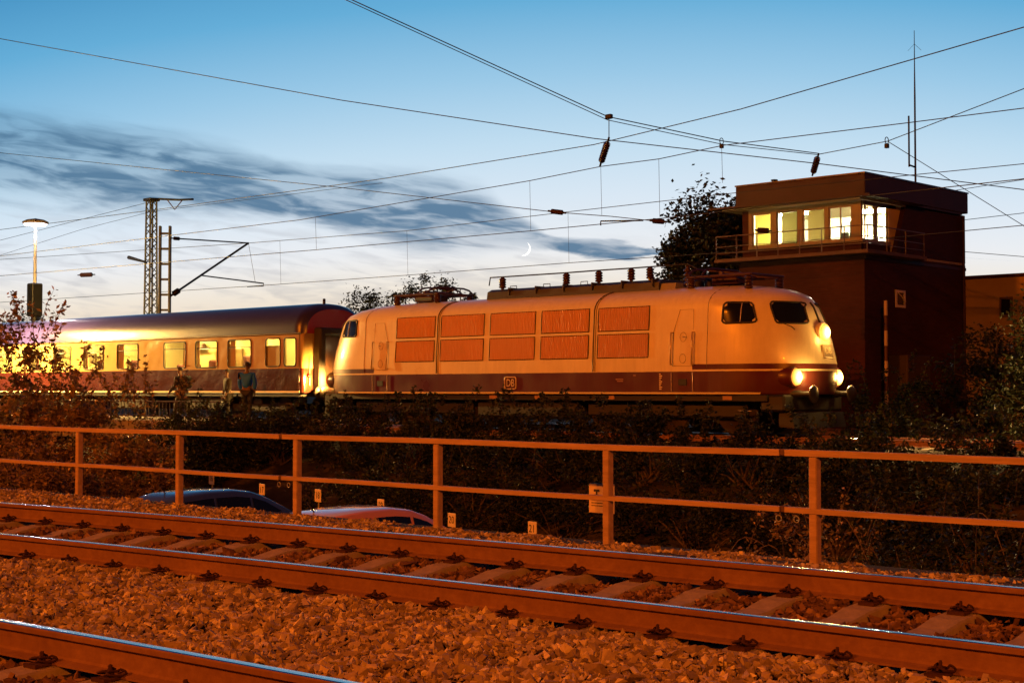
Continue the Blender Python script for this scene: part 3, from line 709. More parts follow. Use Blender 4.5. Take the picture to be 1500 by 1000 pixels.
def pantograph(x, s):
    t = MB(); z = 3.86
    for a in (-.75, .75):
        t.tube([(x - 1.0, a, z + .22), (x + 1.0, a, z + .22)], .035, 6)
    for a in (-1.0, -.4, .4, 1.0): t.tube([(x + a, -.75, z + .22), (x + a, .75, z + .22)], .03, 6)
    p = t.build('pantograph', mast_red, loco)
    for a in (-.9, .9):
        for b in (-.7, .7): insulator(x + a, b, zr(x + a, .7) - .05, z + .20 - zr(x + a, .7) + .05, p)
    t = MB()
    for b in (-.45, .45):
        t.tube([(x - s * .9, b * .7, z + .26), (x + s * .95, b * .8, z + .21), (x - s * .55, b * .9, z + .40)], .03, 6)
    t.tube([(x + s * .95, -.45, z + .21), (x + s * .95, .45, z + .21)], .025, 6); t.tube([(x - s * .1, -.5, z + .29), (x - s * .1, .5, z + .29)], .06, 8)
    t.build('pantograph_arm', mast_red, p)
    for a in (-.22, .22):
        MB().tube([(x - s * .55 + a, -.97, z + .27), (x - s * .55 + a, -.80, z + .38), (x - s * .55 + a, -.55, z + .43), (x - s * .55 + a, .55, z + .43), (x - s * .55 + a, .80, z + .38), (x - s * .55 + a, .97, z + .27)], .028, 6).build('collector_bow', mast_red, p)
    MB().bbox((x - .5, -.35, z + .03), (x + .3, .35, z + .2), .03).build('drive_box', mast_red, p)
mast_red = mat('pantograph_red', (.05, .012, .010), .5, var=.2, scale=8)
pantograph(-5.0, -1); pantograph(6.3, 1)
for x in (4.9, 5.3): MB().lathe([(.16, -.1), (.16, .1), (.08, .16), (.001, .18)], (x, .35, 3.94), n=12).build('roof_vent', mastm, loco)

# ------------------------------------------------------------------ passenger coach
CE, CB = -38.42, -64.9             # front end and rear end
coach = thing('passenger_coach', 'lit passenger coach with dark roof coupled behind the locomotive', 'coach', (0, YT, 0))
WH = 1.41
wins = [(-39.36, -38.74, 'd'), (-40.34, -39.56, 's'), (-42.45, -41.15, 'w'), (-44.35, -43.06, 'w'), (-46.3, -44.94, 'w'), (-49.38, -47.97, 'w'), (-51.72, -50.33, 'w'), (-53.95, -52.65, 'w'), (-56.25, -54.9, 'w'), (-58.55, -57.2, 'w'), (-60.85, -59.5, 'w'), (-63.9, -63.2, 'd')]
def wall_holes(m, x0, x1, z0, z1, y, holes, mi=0, th=.0):
    cs = sorted(holes); cur = x0
    for a, b, c, d in cs:
        m.add([(cur, y, z0), (a, y, z0), (a, y, z1), (cur, y, z1)], [(0, 1, 2, 3)], mi)
        m.add([(a, y, z0), (b, y, z0), (b, y, c), (a, y, c)], [(0, 1, 2, 3)], mi); m.add([(a, y, d), (b, y, d), (b, y, z1), (a, y, z1)], [(0, 1, 2, 3)], mi)
        if th:
            for (p, q) in (((a, c), (a, d)), ((a, d), (b, d)), ((b, d), (b, c)), ((b, c), (a, c))):
                m.add([(p[0], y, p[1]), (q[0], y, q[1]), (q[0], y + th, q[1]), (p[0], y + th, p[1])], [(0, 1, 2, 3)], mi)
        cur = b
    m.add([(cur, y, z0), (x1, y, z0), (x1, y, z1), (cur, y, z1)], [(0, 1, 2, 3)], mi)
WZ0, WZ1 = 1.93, 2.86
for side in (-1, 1):
    hol = [(a, b, WZ0, WZ1) for a, b, k in wins]
    m = MB(); wall_holes(m, CB, CE - .12, 1.86, 3.0, side * WH, hol, 0, -side * .09)
    sw = m.build('side_wall', coachcream, coach)
    m = MB(); m.box((CB, side * WH - .02, 1.12), (CE - .12, side * (WH + .004), 1.858)); m.build('lower_panel', coachred, coach)
    MB().box((CB, side * (WH + .002) - .02, 1.06), (CE - .12, side * (WH + .012), 1.117)).build('stripe', stripe, coach)
    MB().tube([(CB, side * (WH + .015), 3.0), (CE - .05, side * (WH + .015), 3.0)], .03, 6).build('rain_gutter', mat('gutter', (.08, .05, .03), .4), coach)
    for x in np.arange(CB + 1, CE - .5, 2.2): pass
# corner posts rounded, end wall, roof
def arc_roof():
    pts = []
    for k in range(17):
        a = math.pi * k / 16; pts.append((-(WH + .005) * math.copysign(abs(math.cos(a)) ** .8, math.cos(a)), 3.0 + 1.04 * math.sin(a) ** .85))
    return pts
ar = arc_roof(); rows = []
for x, s_, dz in ((CB, 1, 0), (CE - .45, 1, 0), (CE - .25, .985, -.03), (CE - .10, .93, -.10), (CE - .02, .85, -.2)):
    rows.append([(x, y * s_, 3.0 + (z - 3.0) * (1 + dz)) for y, z in ar])
MB().grid(rows).build('roof', coachroof, coach)
MB().add([Vector((CE - .02, y * .85, 3.0 + (z - 3.0) * .8)) for y, z in ar], [tuple(range(17))]).build('roof_end', mat('crimson', (.30, .02, .05), .4), coach)
m = MB(); prof_c = []
for k in range(7):
    a = math.pi / 2 * k / 6; prof_c.append((CE - .12 + .12 * math.sin(a), -WH + .12 - .12 * math.cos(a)))
pl = prof_c + [(CE, 1.29), (CE - .12, WH)]
m.prism(pl + [(CE - .16, WH), (CE - .16, -WH)], 1.86, 3.0, mi=0); m.prism(pl + [(CE - .16, WH), (CE - .16, -WH)], 1.06, 1.858, mi=1)
m.build('end_wall', [coachcream, coachred], coach)
for a in (-1, 1):
    g = MB()
    prof_b = []
    g.bbox((CE + .003, a * .82 - .14, 1.15), (CE + .36, a * .82 + .14, 3.06), .06); g.build('gangway_bellows', rubber, coach)
    MB().bbox((CE + .003, a * 1.12 - .02, 1.3), (CE + .04, a * 1.12 + .02, 2.2), .008).build('end_handrail', MATS['brass_rail'], coach)
MB().bbox((CE + .003, -.96, 2.95), (CE + .36, .96, 3.2), .06).build('gangway_bellows', rubber, coach)
MB().bbox((CE + .003, -.66, 1.15), (CE + .03, .66, 2.94), .01).build('gangway_door', mat('door_brown', (.06, .03, .02), .4), coach)
for y_ in (-.875, .875):
    MB().lathe([(.09, 0), (.09, .25), (.24, .26), (.24, .3), (.001, .31)], axis='x', n=16).build('buffer', blk, coach, (CE, y_, 1.05))
    MB().lathe([(.07, 0), (.07, .04), (.05, .06), (.001, .065)], (0, 0, 0), axis='x', n=12).build('tail_lamp', mat('tail_red', (.3, .01, .01), .2), coach, (CE, y_ * 1.3, 1.62))
MB().lathe([(.05, 0), (.05, .18), (.001, .2)], (CE - .6, 0, 4.02), n=8).build('roof_vent', mastm, coach)
# interior
cwall = mat('coach_interior', (.82, .62, .22), .7); 
MB().box((CB + .1, -1.3, 1.2), (CE - .2, 1.3, 1.25)).build('floor', dgrey, coach)
MB().box((CB + .1, -1.3, 3.02), (CE - .2, 1.3, 3.05)).build('ceiling', cwall, coach)
MB().box((CB + .1, -.25, 1.25), (CE - .2, -.20, 3.02)).build('corridor_wall', cwall, coach)
curt = mat('curtain', (.55, .40, .18), .8); 
tl = emis('coach_tube', (1., .74, .24), 90); blind = mat('blind_cloth', (.62, .50, .26), .8)
for i, (a, b, k) in enumerate(wins):
    for side in (-1,):
        wo_ = MB(); y = side * (WH + .004)
        rnd = [(a - .0, WZ0), (b, WZ0), (b, WZ1), (a, WZ1)]; pts = []
        for (cx_, cz_, a0) in ((b - .1, WZ1 - .1, 0), (a + .1, WZ1 - .1, 90), (a + .1, WZ0 + .1, 180), (b - .1, WZ0 + .1, 270)):
            for q in range(4): an_ = R(a0 + 30 * q); pts.append((cx_ + .1 * math.cos(an_), y, cz_ + .1 * math.sin(an_)))
        wi = wo_.tube(pts + pts[:2], .024, 6, cap=False).build('window', rubber, coach)
        MB().add([(a, y + .03, WZ0), (b, y + .03, WZ0), (b, y + .03, WZ1), (a, y + .03, WZ1)], [(0, 1, 2, 3)]).build('pane', pane, wi)
        if k != 'd': MB().box((a, y + .02, WZ1 - .26), (b, y + .045, WZ1 - .235)).build('sash_bar', rubber, wi)
        if k == 'w':
            for (c0, c1) in ((a + .0, a + .12 + .2 * (i % 3 == 2)), (b - .14 - .16 * (i % 4 == 0), b)):
                if (i * 7 + int(c0 * 10)) % 3: MB().grid([[(c0 + (c1 - c0) * q / 6, y + .1 + .025 * (q % 2), z) for q in range(7)] for z in (WZ0, WZ1 + .05)], smooth=False).build('curtain', curt, wi)
            if i in (3, 6, 9): MB().box((a + .5, -.9, 1.25), (a + .56, -.26, 2.75)).build('partition', cwall, wi)
            if i % 2: MB().box((a + .75, -.32, 1.9), (b - .05, -.26, 2.6)).build('poster', mat('panel_dark', (.30, .20, .07), .5), wi)
        if k == 'w':
            sr = random.Random(i)
            for q in range(2):
                xa = a + .1 + q * .7 + sr.uniform(-.05, .1)
                MB().bbox((xa, -.95, 1.25), (xa + .16, -.45, 2.05 + sr.uniform(0, .3)), .05).build('seat_back', mat('seat_cloth', (.16, .05, .03), .8), wi)
            MB().tube([(a - .1, -.45, 2.62), (b + .1, -.45, 2.62)], .02, 5).build('luggage_rack', steel, wi)
            if sr.random() < .5: MB().bbox((a + .2 + sr.random() * .5, -.5, 2.64), (a + .7 + sr.random() * .4, -.3, 2.83), .04).build('suitcase', mat('case_brown', (.10, .05, .03), .6), wi)
        if k == 's': MB().box((a, y + .07, WZ0), (b, y + .08, WZ1 - .24)).build('frosted_screen', mat('frosted', (.50, .46, .25), .6), wi)
    MB().bbox((a + .15, -.98, 2.955), (b - .15, -.78, 3.005), .01).build('ceiling_lamp', tl, coach)
for s, xx in ((1, CE - 2.9), (-1, CB + 2.9)):
    bg_ = MB().bbox((xx - 1.7, -1.08, .42), (xx + 1.7, -.93, .68), .03).bbox((xx - 1.7, .93, .42), (xx + 1.7, 1.08, .68), .03).bbox((xx - .25, -1, .45), (xx + .25, 1, .9), .03).build('bogie', blk, coach)
    for dx in (-1.25, 1.25):
        for y_ in (-1, 1): MB().lathe([(.46, -.07), (.46, .07), (.2, .08), (.001, .1)], axis='y', n=20).build('wheel', MATS['wheel_steel'], bg_, (xx + dx, y_ * .75, .462))
MB().bbox((CB, -1.38, .92), (CE - .12, 1.38, 1.055), .02).build('sole_bar', blk, coach)
for x in (-45, -50, -55): MB().bbox((x, -1.25, .45), (x + 2.4, 1.25, .9), .05).build('equipment_box', blk, coach)

# ------------------------------------------------------------------ platform beside the coach
struct('platform', MB().bbox((-95, 27.3, -.45), (-36.6, 30.75, .2), .03), mat('platform_paving', (.22, .20, .18), .8, spec=.08, var=.2, scale=3, bump=.2, bscale=20))
fencem = mat('fence_dark', (.07, .06, .05), .5, metal=.3)
pf = thing('platform_fence', 'low metal fence with thin upright bars along the back of the platform', 'fence', (0, 27.45, .2))
for x in np.arange(-60, -37, 2.0): MB().bbox((x - .03, -.03, 0), (x + .03, .03, .62), .006).build('post', fencem, pf)
MB().bbox((-60.1, -.02, .56), (-37.9, .02, .61), .006).build('top_bar', fencem, pf); MB().bbox((-60.1, -.015, .1), (-37.9, .015, .14), .005).build('bottom_bar', fencem, pf)
bm_ = MB().box((-.012, -.008, .13), (.012, .008, .57)).mesh('bar'); bm_.materials.append(fencem)
for x in np.arange(-59.8, -38.1, .2): link('bar', bm_, pf, (x, 0, 0))
def lamp_post(label, x, y, z0, h, col, power, headw, box=True, emcol=None):
    t = thing('platform_lamp', label, 'lamp', (x, y, z0))
    if box:
        MB().lathe([(.17, 0), (.17, h - 4.4)], n=12).build('column', mastm, t)
        MB().bbox((-.28, -.28, h - 4.5), (.28, .28, h - 2.9), .05).build('equipment_case', mastm, t)
    MB().lathe([(.085, h - 2.9 if box else 0), (.07, h - .9), (.05, h - .06)], n=10).build('pole', mat('pole_grey', (.45, .43, .40), .5), t)
    hd = MB().lathe([(.12, h - .06), (headw, h - .02), (headw + .02, h + .06), (headw * .7, h + .16), (.08, h + .22), (.001, h + .24)], n=24).build('lamp_head', mat('lamp_cap', (.12, .10, .10), .4), t)
    MB().lathe([(.10, h - .13), (headw * .82, h - .1), (headw * .9, h - .04), (headw * .6, h - .03)], n=24).build('diffuser', emis('diff_' + str(int(x)), emcol or col, 14), hd)
    lamp('lamp_light', 'POINT', col, power, t, (0, 0, h - .45), rad=.25); return t
pl0 = at(52, 327, 37)
lamp_post('tall white disc-headed platform lamp above the coach roof', pl0.x, 37, -.2, pl0.z + .2, (1, .86, .82), 420, .6, True)
lamp_post('yellow platform lamp at the left edge beside the coach', -55.6, 27.9, .2, 5.0, (1, .55, .13), 24000, .4, False, (1, .6, .2))

# ------------------------------------------------------------------ signal box
def brickmat(name, c1, c2, mortar):
    m = bpy.data.materials.new(name); m.use_nodes = True; t = m.node_tree; b = t.nodes['Principled BSDF']
    g = nd('ShaderNodeNewGeometry', t); sp = nd('ShaderNodeSeparateXYZ', t); t.links.new(g.outputs['Position'], sp.inputs[0])
    cb = nd('ShaderNodeCombineXYZ', t); t.links.new(mth('ADD', sp.outputs[0], sp.outputs[1], tree=t), cb.inputs[0]); t.links.new(sp.outputs[2], cb.inputs[1])
    br = nd('ShaderNodeTexBrick', t); br.inputs['Scale'].default_value = 1.; br.inputs['Brick Width'].default_value = .25; br.inputs['Row Height'].default_value = .077; br.inputs['Mortar Size'].default_value = .01
    br.inputs['Color1'].default_value = (*c1, 1); br.inputs['Color2'].default_value = (*c2, 1); br.inputs['Mortar'].default_value = (*mortar, 1); t.links.new(cb.outputs[0], br.inputs[0])
    n = nd('ShaderNodeTexNoise', t); n.inputs['Scale'].default_value = .7; n.inputs['Detail'].default_value = 6; t.links.new(g.outputs['Position'], n.inputs[0])
    t.links.new(mixc(1., br.outputs[0], ramp(n.outputs[0], [(.3, .72), (.7, 1.15)], t), t, 'MULTIPLY'), b.inputs['Base Color']); b.inputs['Roughness'].default_value = .85; b.inputs['Specular IOR Level'].default_value = .15
    bp = nd('ShaderNodeBump', t); bp.inputs['Strength'].default_value = .3; bp.inputs['Distance'].default_value = .01; t.links.new(br.outputs['Fac'], bp.inputs['Height']); bp.invert = True; t.links.new(bp.outputs[0], b.inputs['Normal'])
    MATS[name] = m; return m
brick = brickmat('dark_brick', (.055, .017, .014), (.042, .013, .0105), (.04, .018, .015))
fascia = mat('fascia_brown', (.04, .014, .014), .7, var=.2, scale=1.5, bump=.1)
plaster = mat('plaster_ochre', (.34, .24, .10), .9, var=.2, scale=.6, bump=.15, bscale=20)
wframe = mat('window_frame_cream', (.20, .155, .085), .5)
tw = thing('signal_box', 'dark brick signal box with lit control room behind the locomotive', 'signal box', (0, 0, 0))
X0, X1, Y0, Y1 = -28.58, -23.9, 41.6, 48.4
MB().box((X0, Y0, -.6), (X1, Y1, 5.42)).build('lower_storeys', brick, tw)
MB().box((X0 + .01, Y0 + .01, 5.42), (X1 - .01, Y1 - .01, 5.50)).build('floor_slab', concrete, tw)
m = MB(); m.prism([(44.25, 7.15), (43.55, 5.5), (Y1, 5.5), (Y1, 7.15)], X1 - .3, X1, axis='x'); m.build('upper_side_wall', brick, tw)
MB().box((X0, 47.9, 5.503), (X1 - .303, Y1, 7.147)).build('upper_back_wall', brick, tw); MB().box((X0, 41.80, 5.503), (X0 + .25, 47.897, 7.147)).build('upper_side_wall', brick, tw)
MB().bbox((X0 - .08, Y0 - .08, 7.22), (X1 + .08, Y1 + .08, 7.90), .02).build('roof_fascia', fascia, tw)
MB().box((X0 - .10, Y0 - .10, 7.903), (X1 + .10, Y1 + .10, 7.95)).build('roof_flashing', mat('zinc', (.12, .11, .12), .4, metal=.5), tw)
MB().prism([(X0 - .95, 41.15), (X1 + .45, 41.15), (X1 + .45, 44.9), (X1 + .05, 44.9), (X1 + .05, Y1 - .3), (X0 - .95, Y1 - .3)], 7.15, 7.217).build('canopy_ledge', fascia, tw)
MB().box((X0 - .5, 41.35, 7.10), (X1 + .0, 47.85, 7.147)).build('soffit', mat('soffit', (.45, .38, .22), .8), tw)
# balcony and its railing
MB().prism([(X0 - .55, 40.95), (X1 + .5, 40.95), (X1 + .5, 44.7), (X1, 44.7), (X1, 41.597), (X0, 41.597), (X0, 43.5), (X0 - .55, 43.5)], 5.36, 5.47).build('balcony', mat('balcony_concrete', (.10, .06, .055), .85, var=.2, scale=3), tw)
rl = mat('rail_grey', (.10, .07, .065), .5)
br_ = MB().tube([(X0 - .5, 43.4, 6.22), (X0 - .5, 41.0, 6.22), (X1 + .45, 41.0, 6.22), (X1 + .45, 44.65, 6.22)], .022, 5, smooth=False).build('balcony_rail', rl, tw)
MB().tube([(X0 - .5, 43.4, 5.88), (X0 - .5, 41.0, 5.88), (X1 + .45, 41.0, 5.88), (X1 + .45, 44.65, 5.88)], .014, 5, smooth=False).build('balcony_rail', rl, tw)
MB().tube([(X0 - .5, 43.4, 5.66), (X0 - .5, 41.0, 5.66), (X1 + .45, 41.0, 5.66), (X1 + .45, 44.65, 5.66)], .014, 5, smooth=False).build('balcony_rail', rl, tw)
for p in [(X0 - .5 + k * (X1 - X0 + .95) / 7, 41.0) for k in range(8)] + [(X1 + .45, 41.0 + 1.2 * k) for k in (1, 2, 3)] + [(X0 - .5, 42.2), (X0 - .5, 43.4)]:
    MB().tube([(p[0], p[1], 5.47), (p[0], p[1], 6.22)], .02, 5).build('rail_post', rl, tw)
# glazing: mullions, sill and head as frame pieces, blinds and panes as parts of each window
GY, GX = 41.85, X1 - .22; Z0, Z1 = 5.9, 6.98
MB().box((X0 + .25, GY - .06, 5.503), (GX, GY + .06, 5.8)).build('sill_wall', brick, tw); MB().box((GX - .06, GY + .063, 5.503), (GX + .06, 43.5, 5.8)).build('sill_wall', brick, tw)
MB().box((X0 + .25, GY - .09, 5.803), (GX + .08, GY + .06, Z0)).build('window_sill', wframe, tw); MB().box((GX - .06, GY + .063, 5.803), (GX + .09, 43.5, Z0)).build('window_sill', wframe, tw)
MB().box((X0 + .253, 41.95, 5.503), (X0 + .30, 45.49, 7.095)).build('room_side_wall', mat('room_wall', (.80, .74, .58), .8), tw)
MB().box((X0 + .25, GY - .06, Z1), (GX, GY + .06, 7.097)).build('window_head', wframe, tw); MB().box((GX - .06, GY + .063, Z1), (GX + .06, 43.9, 7.097)).build('window_head', wframe, tw)
fw = [(-28.20, -27.46), (-27.25, -26.45), (-26.25, -25.43), (-25.29, -24.46)]
edges = [X0 + .25] + [q for w_ in fw for q in w_] + [GX]
for k in range(0, len(edges), 2): MB().box((edges[k], GY - .06, Z0 + .002), (edges[k + 1], GY + .06, Z1 - .002)).build('mullion', wframe, tw)
def trans(name, c, t_):
    m = bpy.data.materials.new(name); m.use_nodes = True; t = m.node_tree; b = t.nodes['Principled BSDF']; b.inputs['Base Color'].default_value = (*c, 1); b.inputs['Roughness'].default_value = .8
    tl_ = nd('ShaderNodeBsdfTranslucent', t); tl_.inputs[0].default_value = (*c, 1); mx = nd('ShaderNodeMixShader', t); mx.inputs[0].default_value = t_
    t.links.new(b.outputs[0], mx.inputs[1]); t.links.new(tl_.outputs[0], mx.inputs[2]); t.links.new(mx.outputs[0], t.nodes['Material Output'].inputs[0]); MATS[name] = m; return m
bl_y = trans('blind_yellow', (.50, .38, .08), .45); bl_o = trans('blind_olive', (.17, .14, .04), .3); bl_m = trans('blind_mid', (.26, .20, .06), .3)
def slats(m_, axis, a, b, c, n=14):
    mm = MB()
    for k in range(n):
        p, q = a + (b - a) * k / n, a + (b - a) * (k + 1) / n - .004; d = .02
        if axis == 'x': mm.add([(p, c, Z0 + .02), (q, c + d, Z0 + .02), (q, c + d, Z1 - .03), (p, c, Z1 - .03)], [(0, 1, 2, 3)])
        else: mm.add([(c, p, Z0 + .02), (c - d, q, Z0 + .02), (c - d, q, Z1 - .03), (c, p, Z1 - .03)], [(0, 1, 2, 3)])
    return mm
for k, (a, b) in enumerate(fw):
    wi = MB().box((a, GY - .02, Z0 + .002), (a + .04, GY + .02, Z1 - .002)).box((b - .04, GY - .02, Z0 + .002), (b, GY + .02, Z1 - .002)).box((a + .04, GY - .02, Z0 + .002), (b - .04, GY + .02, Z0 + .042)).box((a + .04, GY - .02, Z1 - .042), (b - .04, GY + .02, Z1 - .002)).build('window', wframe if k != 1 else mastm, tw)
    MB().box((a + .04, GY - .004, Z0 + .042), (b - .04, GY + .004, Z1 - .042)).build('pane', pane, wi)
    if k < 3: slats(None, 'x', a + .1 if k else a + .02, b - .02, GY + .12).build('blind', [bl_y, bl_o, bl_m][k], wi)
    else: MB().box(((a + b) / 2 - .02, GY - .025, Z0 + .042), ((a + b) / 2 + .02, GY + .025, Z1 - .042)).build('window_bar', wframe, wi)
for k, (a, b) in enumerate([(42.0, 42.62), (42.74, 43.42)]):
    wi = MB().box((GX - .02, a, Z0 + .002), (GX + .02, a + .04, Z1 - .002)).box((GX - .02, b - .04, Z0 + .002), (GX + .02, b, Z1 - .002)).build('window', wframe, tw)
    MB().box((GX - .004, a + .04, Z0 + .042), (GX + .004, b - .04, Z1 - .042)).build('pane', pane, wi)
    if k: slats(None, 'y', a + .02, b - .02, GX - .12, 10).build('blind', bl_y, wi)
MB().box((GX - .06, 42.625, Z0 + .002), (GX + .06, 42.735, Z1 - .002)).build('mullion', wframe, tw)
MB().prism([(43.425, Z0 - .3), (43.6, Z0 - .3), (44.25, 7.097), (43.425, 7.097)], GX - .06, GX + .06, axis='x').build('bay_cheek', mat('cheek_ochre', (.55, .42, .14), .7), tw)
MB().box((X0 + .26, 45.5, 5.503), (GX - .1, 45.56, 7.097)).build('room_back_wall', mat('room_wall', (.80, .74, .58), .8), tw)
MB().box((-25.6, 44.2, 7.04), (-24.4, 44.7, 7.095)).build('room_lamp', emis('room_tube', (1, .88, .56), 420), tw); MB().box((-28.0, 43.2, 7.04), (-26.8, 43.5, 7.095)).build('room_lamp', emis('room_tube', (1, .88, .56), 420), tw)
MB().bbox((-26.4, 42.3, 5.95), (-24.5, 42.9, 6.0), .01).build('desk', mat('desk_wood', (.2, .14, .08), .5), tw)
MB().bbox((-24.92, 42.45, 6.0), (-24.60, 42.50, 6.55), .02).build('monitor', mat('monitor_case', (.10, .14, .12), .4), tw); MB().bbox((-25.25, 42.5, 6.0), (-25.0, 42.6, 6.22), .02).build('monitor', MATS['monitor_case'], tw)
# small window with white frame in the brick face, and a dark lean-to door
sw_ = MB().box((X1 + .002, 43.5, 3.8), (X1 + .04, 43.58, 4.36)).box((X1 + .002, 44.04, 3.8), (X1 + .04, 44.12, 4.36)).box((X1 + .002, 43.58, 3.8), (X1 + .04, 44.04, 3.88)).box((X1 + .002, 43.58, 4.28), (X1 + .04, 44.04, 4.36)).build('small_window', mat('frame_white', (.62, .55, .5), .5), tw)
MB().box((X1 + .002, 43.58, 3.88), (X1 + .01, 44.04, 4.28)).build('pane', darkglass, sw_); MB().tube([(X1 + .05, 43.62, 4.27), (X1 + .16, 43.9, 4.0), (X1 + .05, 44.0, 3.9)], .018, 4).build('open_sash', MATS['frame_white'], sw_)
MB().bbox((X1 + .003, 43.0, -.3), (X1 + .7, 44.5, 2.26), .03).build('cable_cabinet', mat('cabinet_brown', (.035, .02, .016), .7), tw)
MB().tube([(X1 + .06, Y1 - .25, -.3), (X1 + .06, Y1 - .25, 7.1)], .05, 6).build('downpipe', fascia, tw)
MB().box((X1 + .002, Y0 + .002, 5.24), (X1 + .03, Y1, 5.34)).build('string_course', fascia, tw)
MB().lathe([(.08, 0), (.08, .25), (.12, .26), (.12, .3), (.001, .32)], (-28.1, 43, 7.95), n=8).build('roof_vent', mastm, tw)
an_ = thing('antenna_mast', 'thin tall antenna mast with side dipole on the signal box roof', 'antenna', (X1 - .15, 45.2, 7.95))
MB().tube([(0, 0, 0), (0, 0, 2.9), (0, 0, 3.9), (0, 0, 5.1)], [.035, .03, .018, .01], 6).build('mast', mastm, an_)
MB().tube([(0, 0, .55), (0, -.42, .58)], .03, 6).build('bracket', mastm, an_); MB().tube([(0, -.42, .52), (0, -.42, 2.2)], .03, 6).build('dipole', mastm, an_)
for a in (0, 2.1, 4.2): MB().tube([(0, 0, 4.65), (.25 * math.cos(a), .25 * math.sin(a), 4.4)], .006, 4).build('ground_spoke', mastm, an_)
sp_ = thing('striped_pole', 'red and white banded marker pole in front of the signal box', 'pole', (at(1298, 500, 42).x, 42, -.3))
for k in range(9):
    MB().lathe([(.06, k * .47), (.06, k * .47 + .468)], n=8).build('band', mat('pole_white', (.40, .33, .32), .6) if k % 2 == 0 else mat('pole_red', (.06, .02, .02), .6), sp_)
lb = thing('low_building', 'low flat-roofed ochre building adjoining the signal box on the right', 'building', (0, 0, 0))
MB().box((-26, 48.6, -.6), (-2, 58, 4.98)).build('wall', plaster, lb); MB().bbox((-26, 48.48, 4.983), (-1.8, 58.1, 5.08), .02).build('roof_edge', fascia, lb)
for xw in (-22.7, -18.5, -14.5):
    wq = MB().box((xw - .05, 48.55, 3.62), (xw + .40, 48.597, 4.3)).build('window', mat('dark_frame', (.10, .06, .04), .6), lb); MB().box((xw + .02, 48.54, 3.70), (xw + .33, 48.549, 4.22)).build('pane', darkglass, wq)
sg = thing('signal_lamp', 'small red signal light seen just above the front pantograph', 'signal light', (at(1073, 410, 36.5).x, 36.5, -.2))
zt = at(1073, 409, 36.5).z + .2
MB().tube([(0, 0, 0), (0, 0, zt + .2)], .05, 8).build('post', mastm, sg); MB().bbox((-.15, -.02, zt - .25), (.15, .2, zt + .25), .03).build('housing', mastm, sg)
MB().lathe([(.055, 0), (.05, -.03), (.001, -.04)], (0, -.025, zt), axis='y', n=12).build('lens', emis('signal_red', (1, .03, .02), 5), sg)

# ------------------------------------------------------------------ overhead line
def lattice(name, label, x, y, z0, h, wb, wt, n, parts_after=None):
    t = thing(name, label, 'mast', (x, y, z0)); corners = [(-1, -1), (1, -1), (1, 1), (-1, 1)]
    wz = lambda z: (wb + (wt - wb) * z / h) / 2
    for a, b in corners: MB().tube([(a * wz(0), b * wz(0), 0), (a * wz(h), b * wz(h), h)], .055, 4, smooth=False).build('leg', mastm, t)
    for k in range(4):
        c, d = corners[k], corners[(k + 1) % 4]; m_ = MB()
        for i in range(n):
            za, zb = h * i / n, h * (i + 1) / n; p, q = (c, d) if i % 2 else (d, c)
            m_.tube([(p[0] * wz(za), p[1] * wz(za), za), (q[0] * wz(zb), q[1] * wz(zb), zb)], .026, 4, cap=False, smooth=False)
        m_.build('lattice_bracing', mastm, t)
    return t
zt = at(222, 292, 41)
m1 = lattice('lattice_mast', 'tall lattice mast with short cross arm left of the cantilever mast', zt.x, 41, -.3, zt.z + .3, .52, .34, 30)
MB().bbox((-.3, -.3, zt.z + .2), (.3, .3, zt.z + .34), .03).build('head_plate', mastm, m1)
MB().tube([(0, 0, zt.z + .33), (1.0, .9, zt.z + .27), (2.0, 1.0, zt.z + .22)], .06, 6).build('cross_arm', mastm, m1)
MB().tube([(.55, .5, zt.z + .3), (.85, .75, zt.z - .2), (1.15, 1.0, zt.z + .28)], .03, 5).build('hanger_chain', insul, m1)
MB().tube([(0, -.25, 7.6), (-1.2, -.5, 7.9)], [.05, .09], 6).build('side_bracket', mastm, m1)
# ladder mast with cantilever over the second track
zt = at(242, 331, 34.7); m2 = thing('cantilever_mast', 'slim ladder-braced mast carrying a cantilever arm to the right', 'mast', (zt.x, 34.7, -.3)); H = zt.z + .3; m2.rotation_euler = (0, 0, math.atan2(RT[1], RT[0]))
for a in (-.2, .2): MB().bbox((a - .045, -.1, 0), (a + .045, .1, H), .01).build('upright', mastm, m2)
for k in range(int(H / .62)): MB().box((-.155, -.08, .3 + k * .62), (.155, .08, .38 + k * .62)).build('batten', mastm, m2)
loc = Vector((zt.x, 34.7, -.3))
ROT2 = Matrix.Rotation(-math.atan2(RT[1], RT[0]), 3, 'Z')
def rel(px, py, Y): return ROT2 @ (at(px, py, Y) - loc)
hd_ = at(362, 356, 38.7); a0 = Vector((.2, 0, at(248, 348, 34.7).z + .3)); b0_ = Vector((.2, 0, at(246, 434, 34.7).z + .3))
tip = rel(364, 356, 38.7)
def ins_tube(p, q, r, parent, name, fr=.12):
    d = q - p; MB().tube([p, p + d * .04, p + d * .05, p + d * (fr - .01), p + d * fr, q], [r, r, r * 2.6, r * 2.6, r, r], 8).build(name, mastm, parent)
ins_tube(a0, tip, .03, m2, 'top_tube'); ins_tube(b0_, tip, .045, m2, 'diagonal_tube')
fk = b0_ + (tip - b0_) * .385
MB().tube([fk, rel(386, 415, 39.2)], .03, 6).build('registration_tube', mastm, m2); MB().tube([rel(386, 415, 39.2), rel(386, 419, 39.2), rel(362, 420, 38.3)], .018, 5).build('steady_arm', mastm, m2)
MB().tube([tip, rel(374, 414, 38.95)], .008, 4).build('stay', mastm, m2)
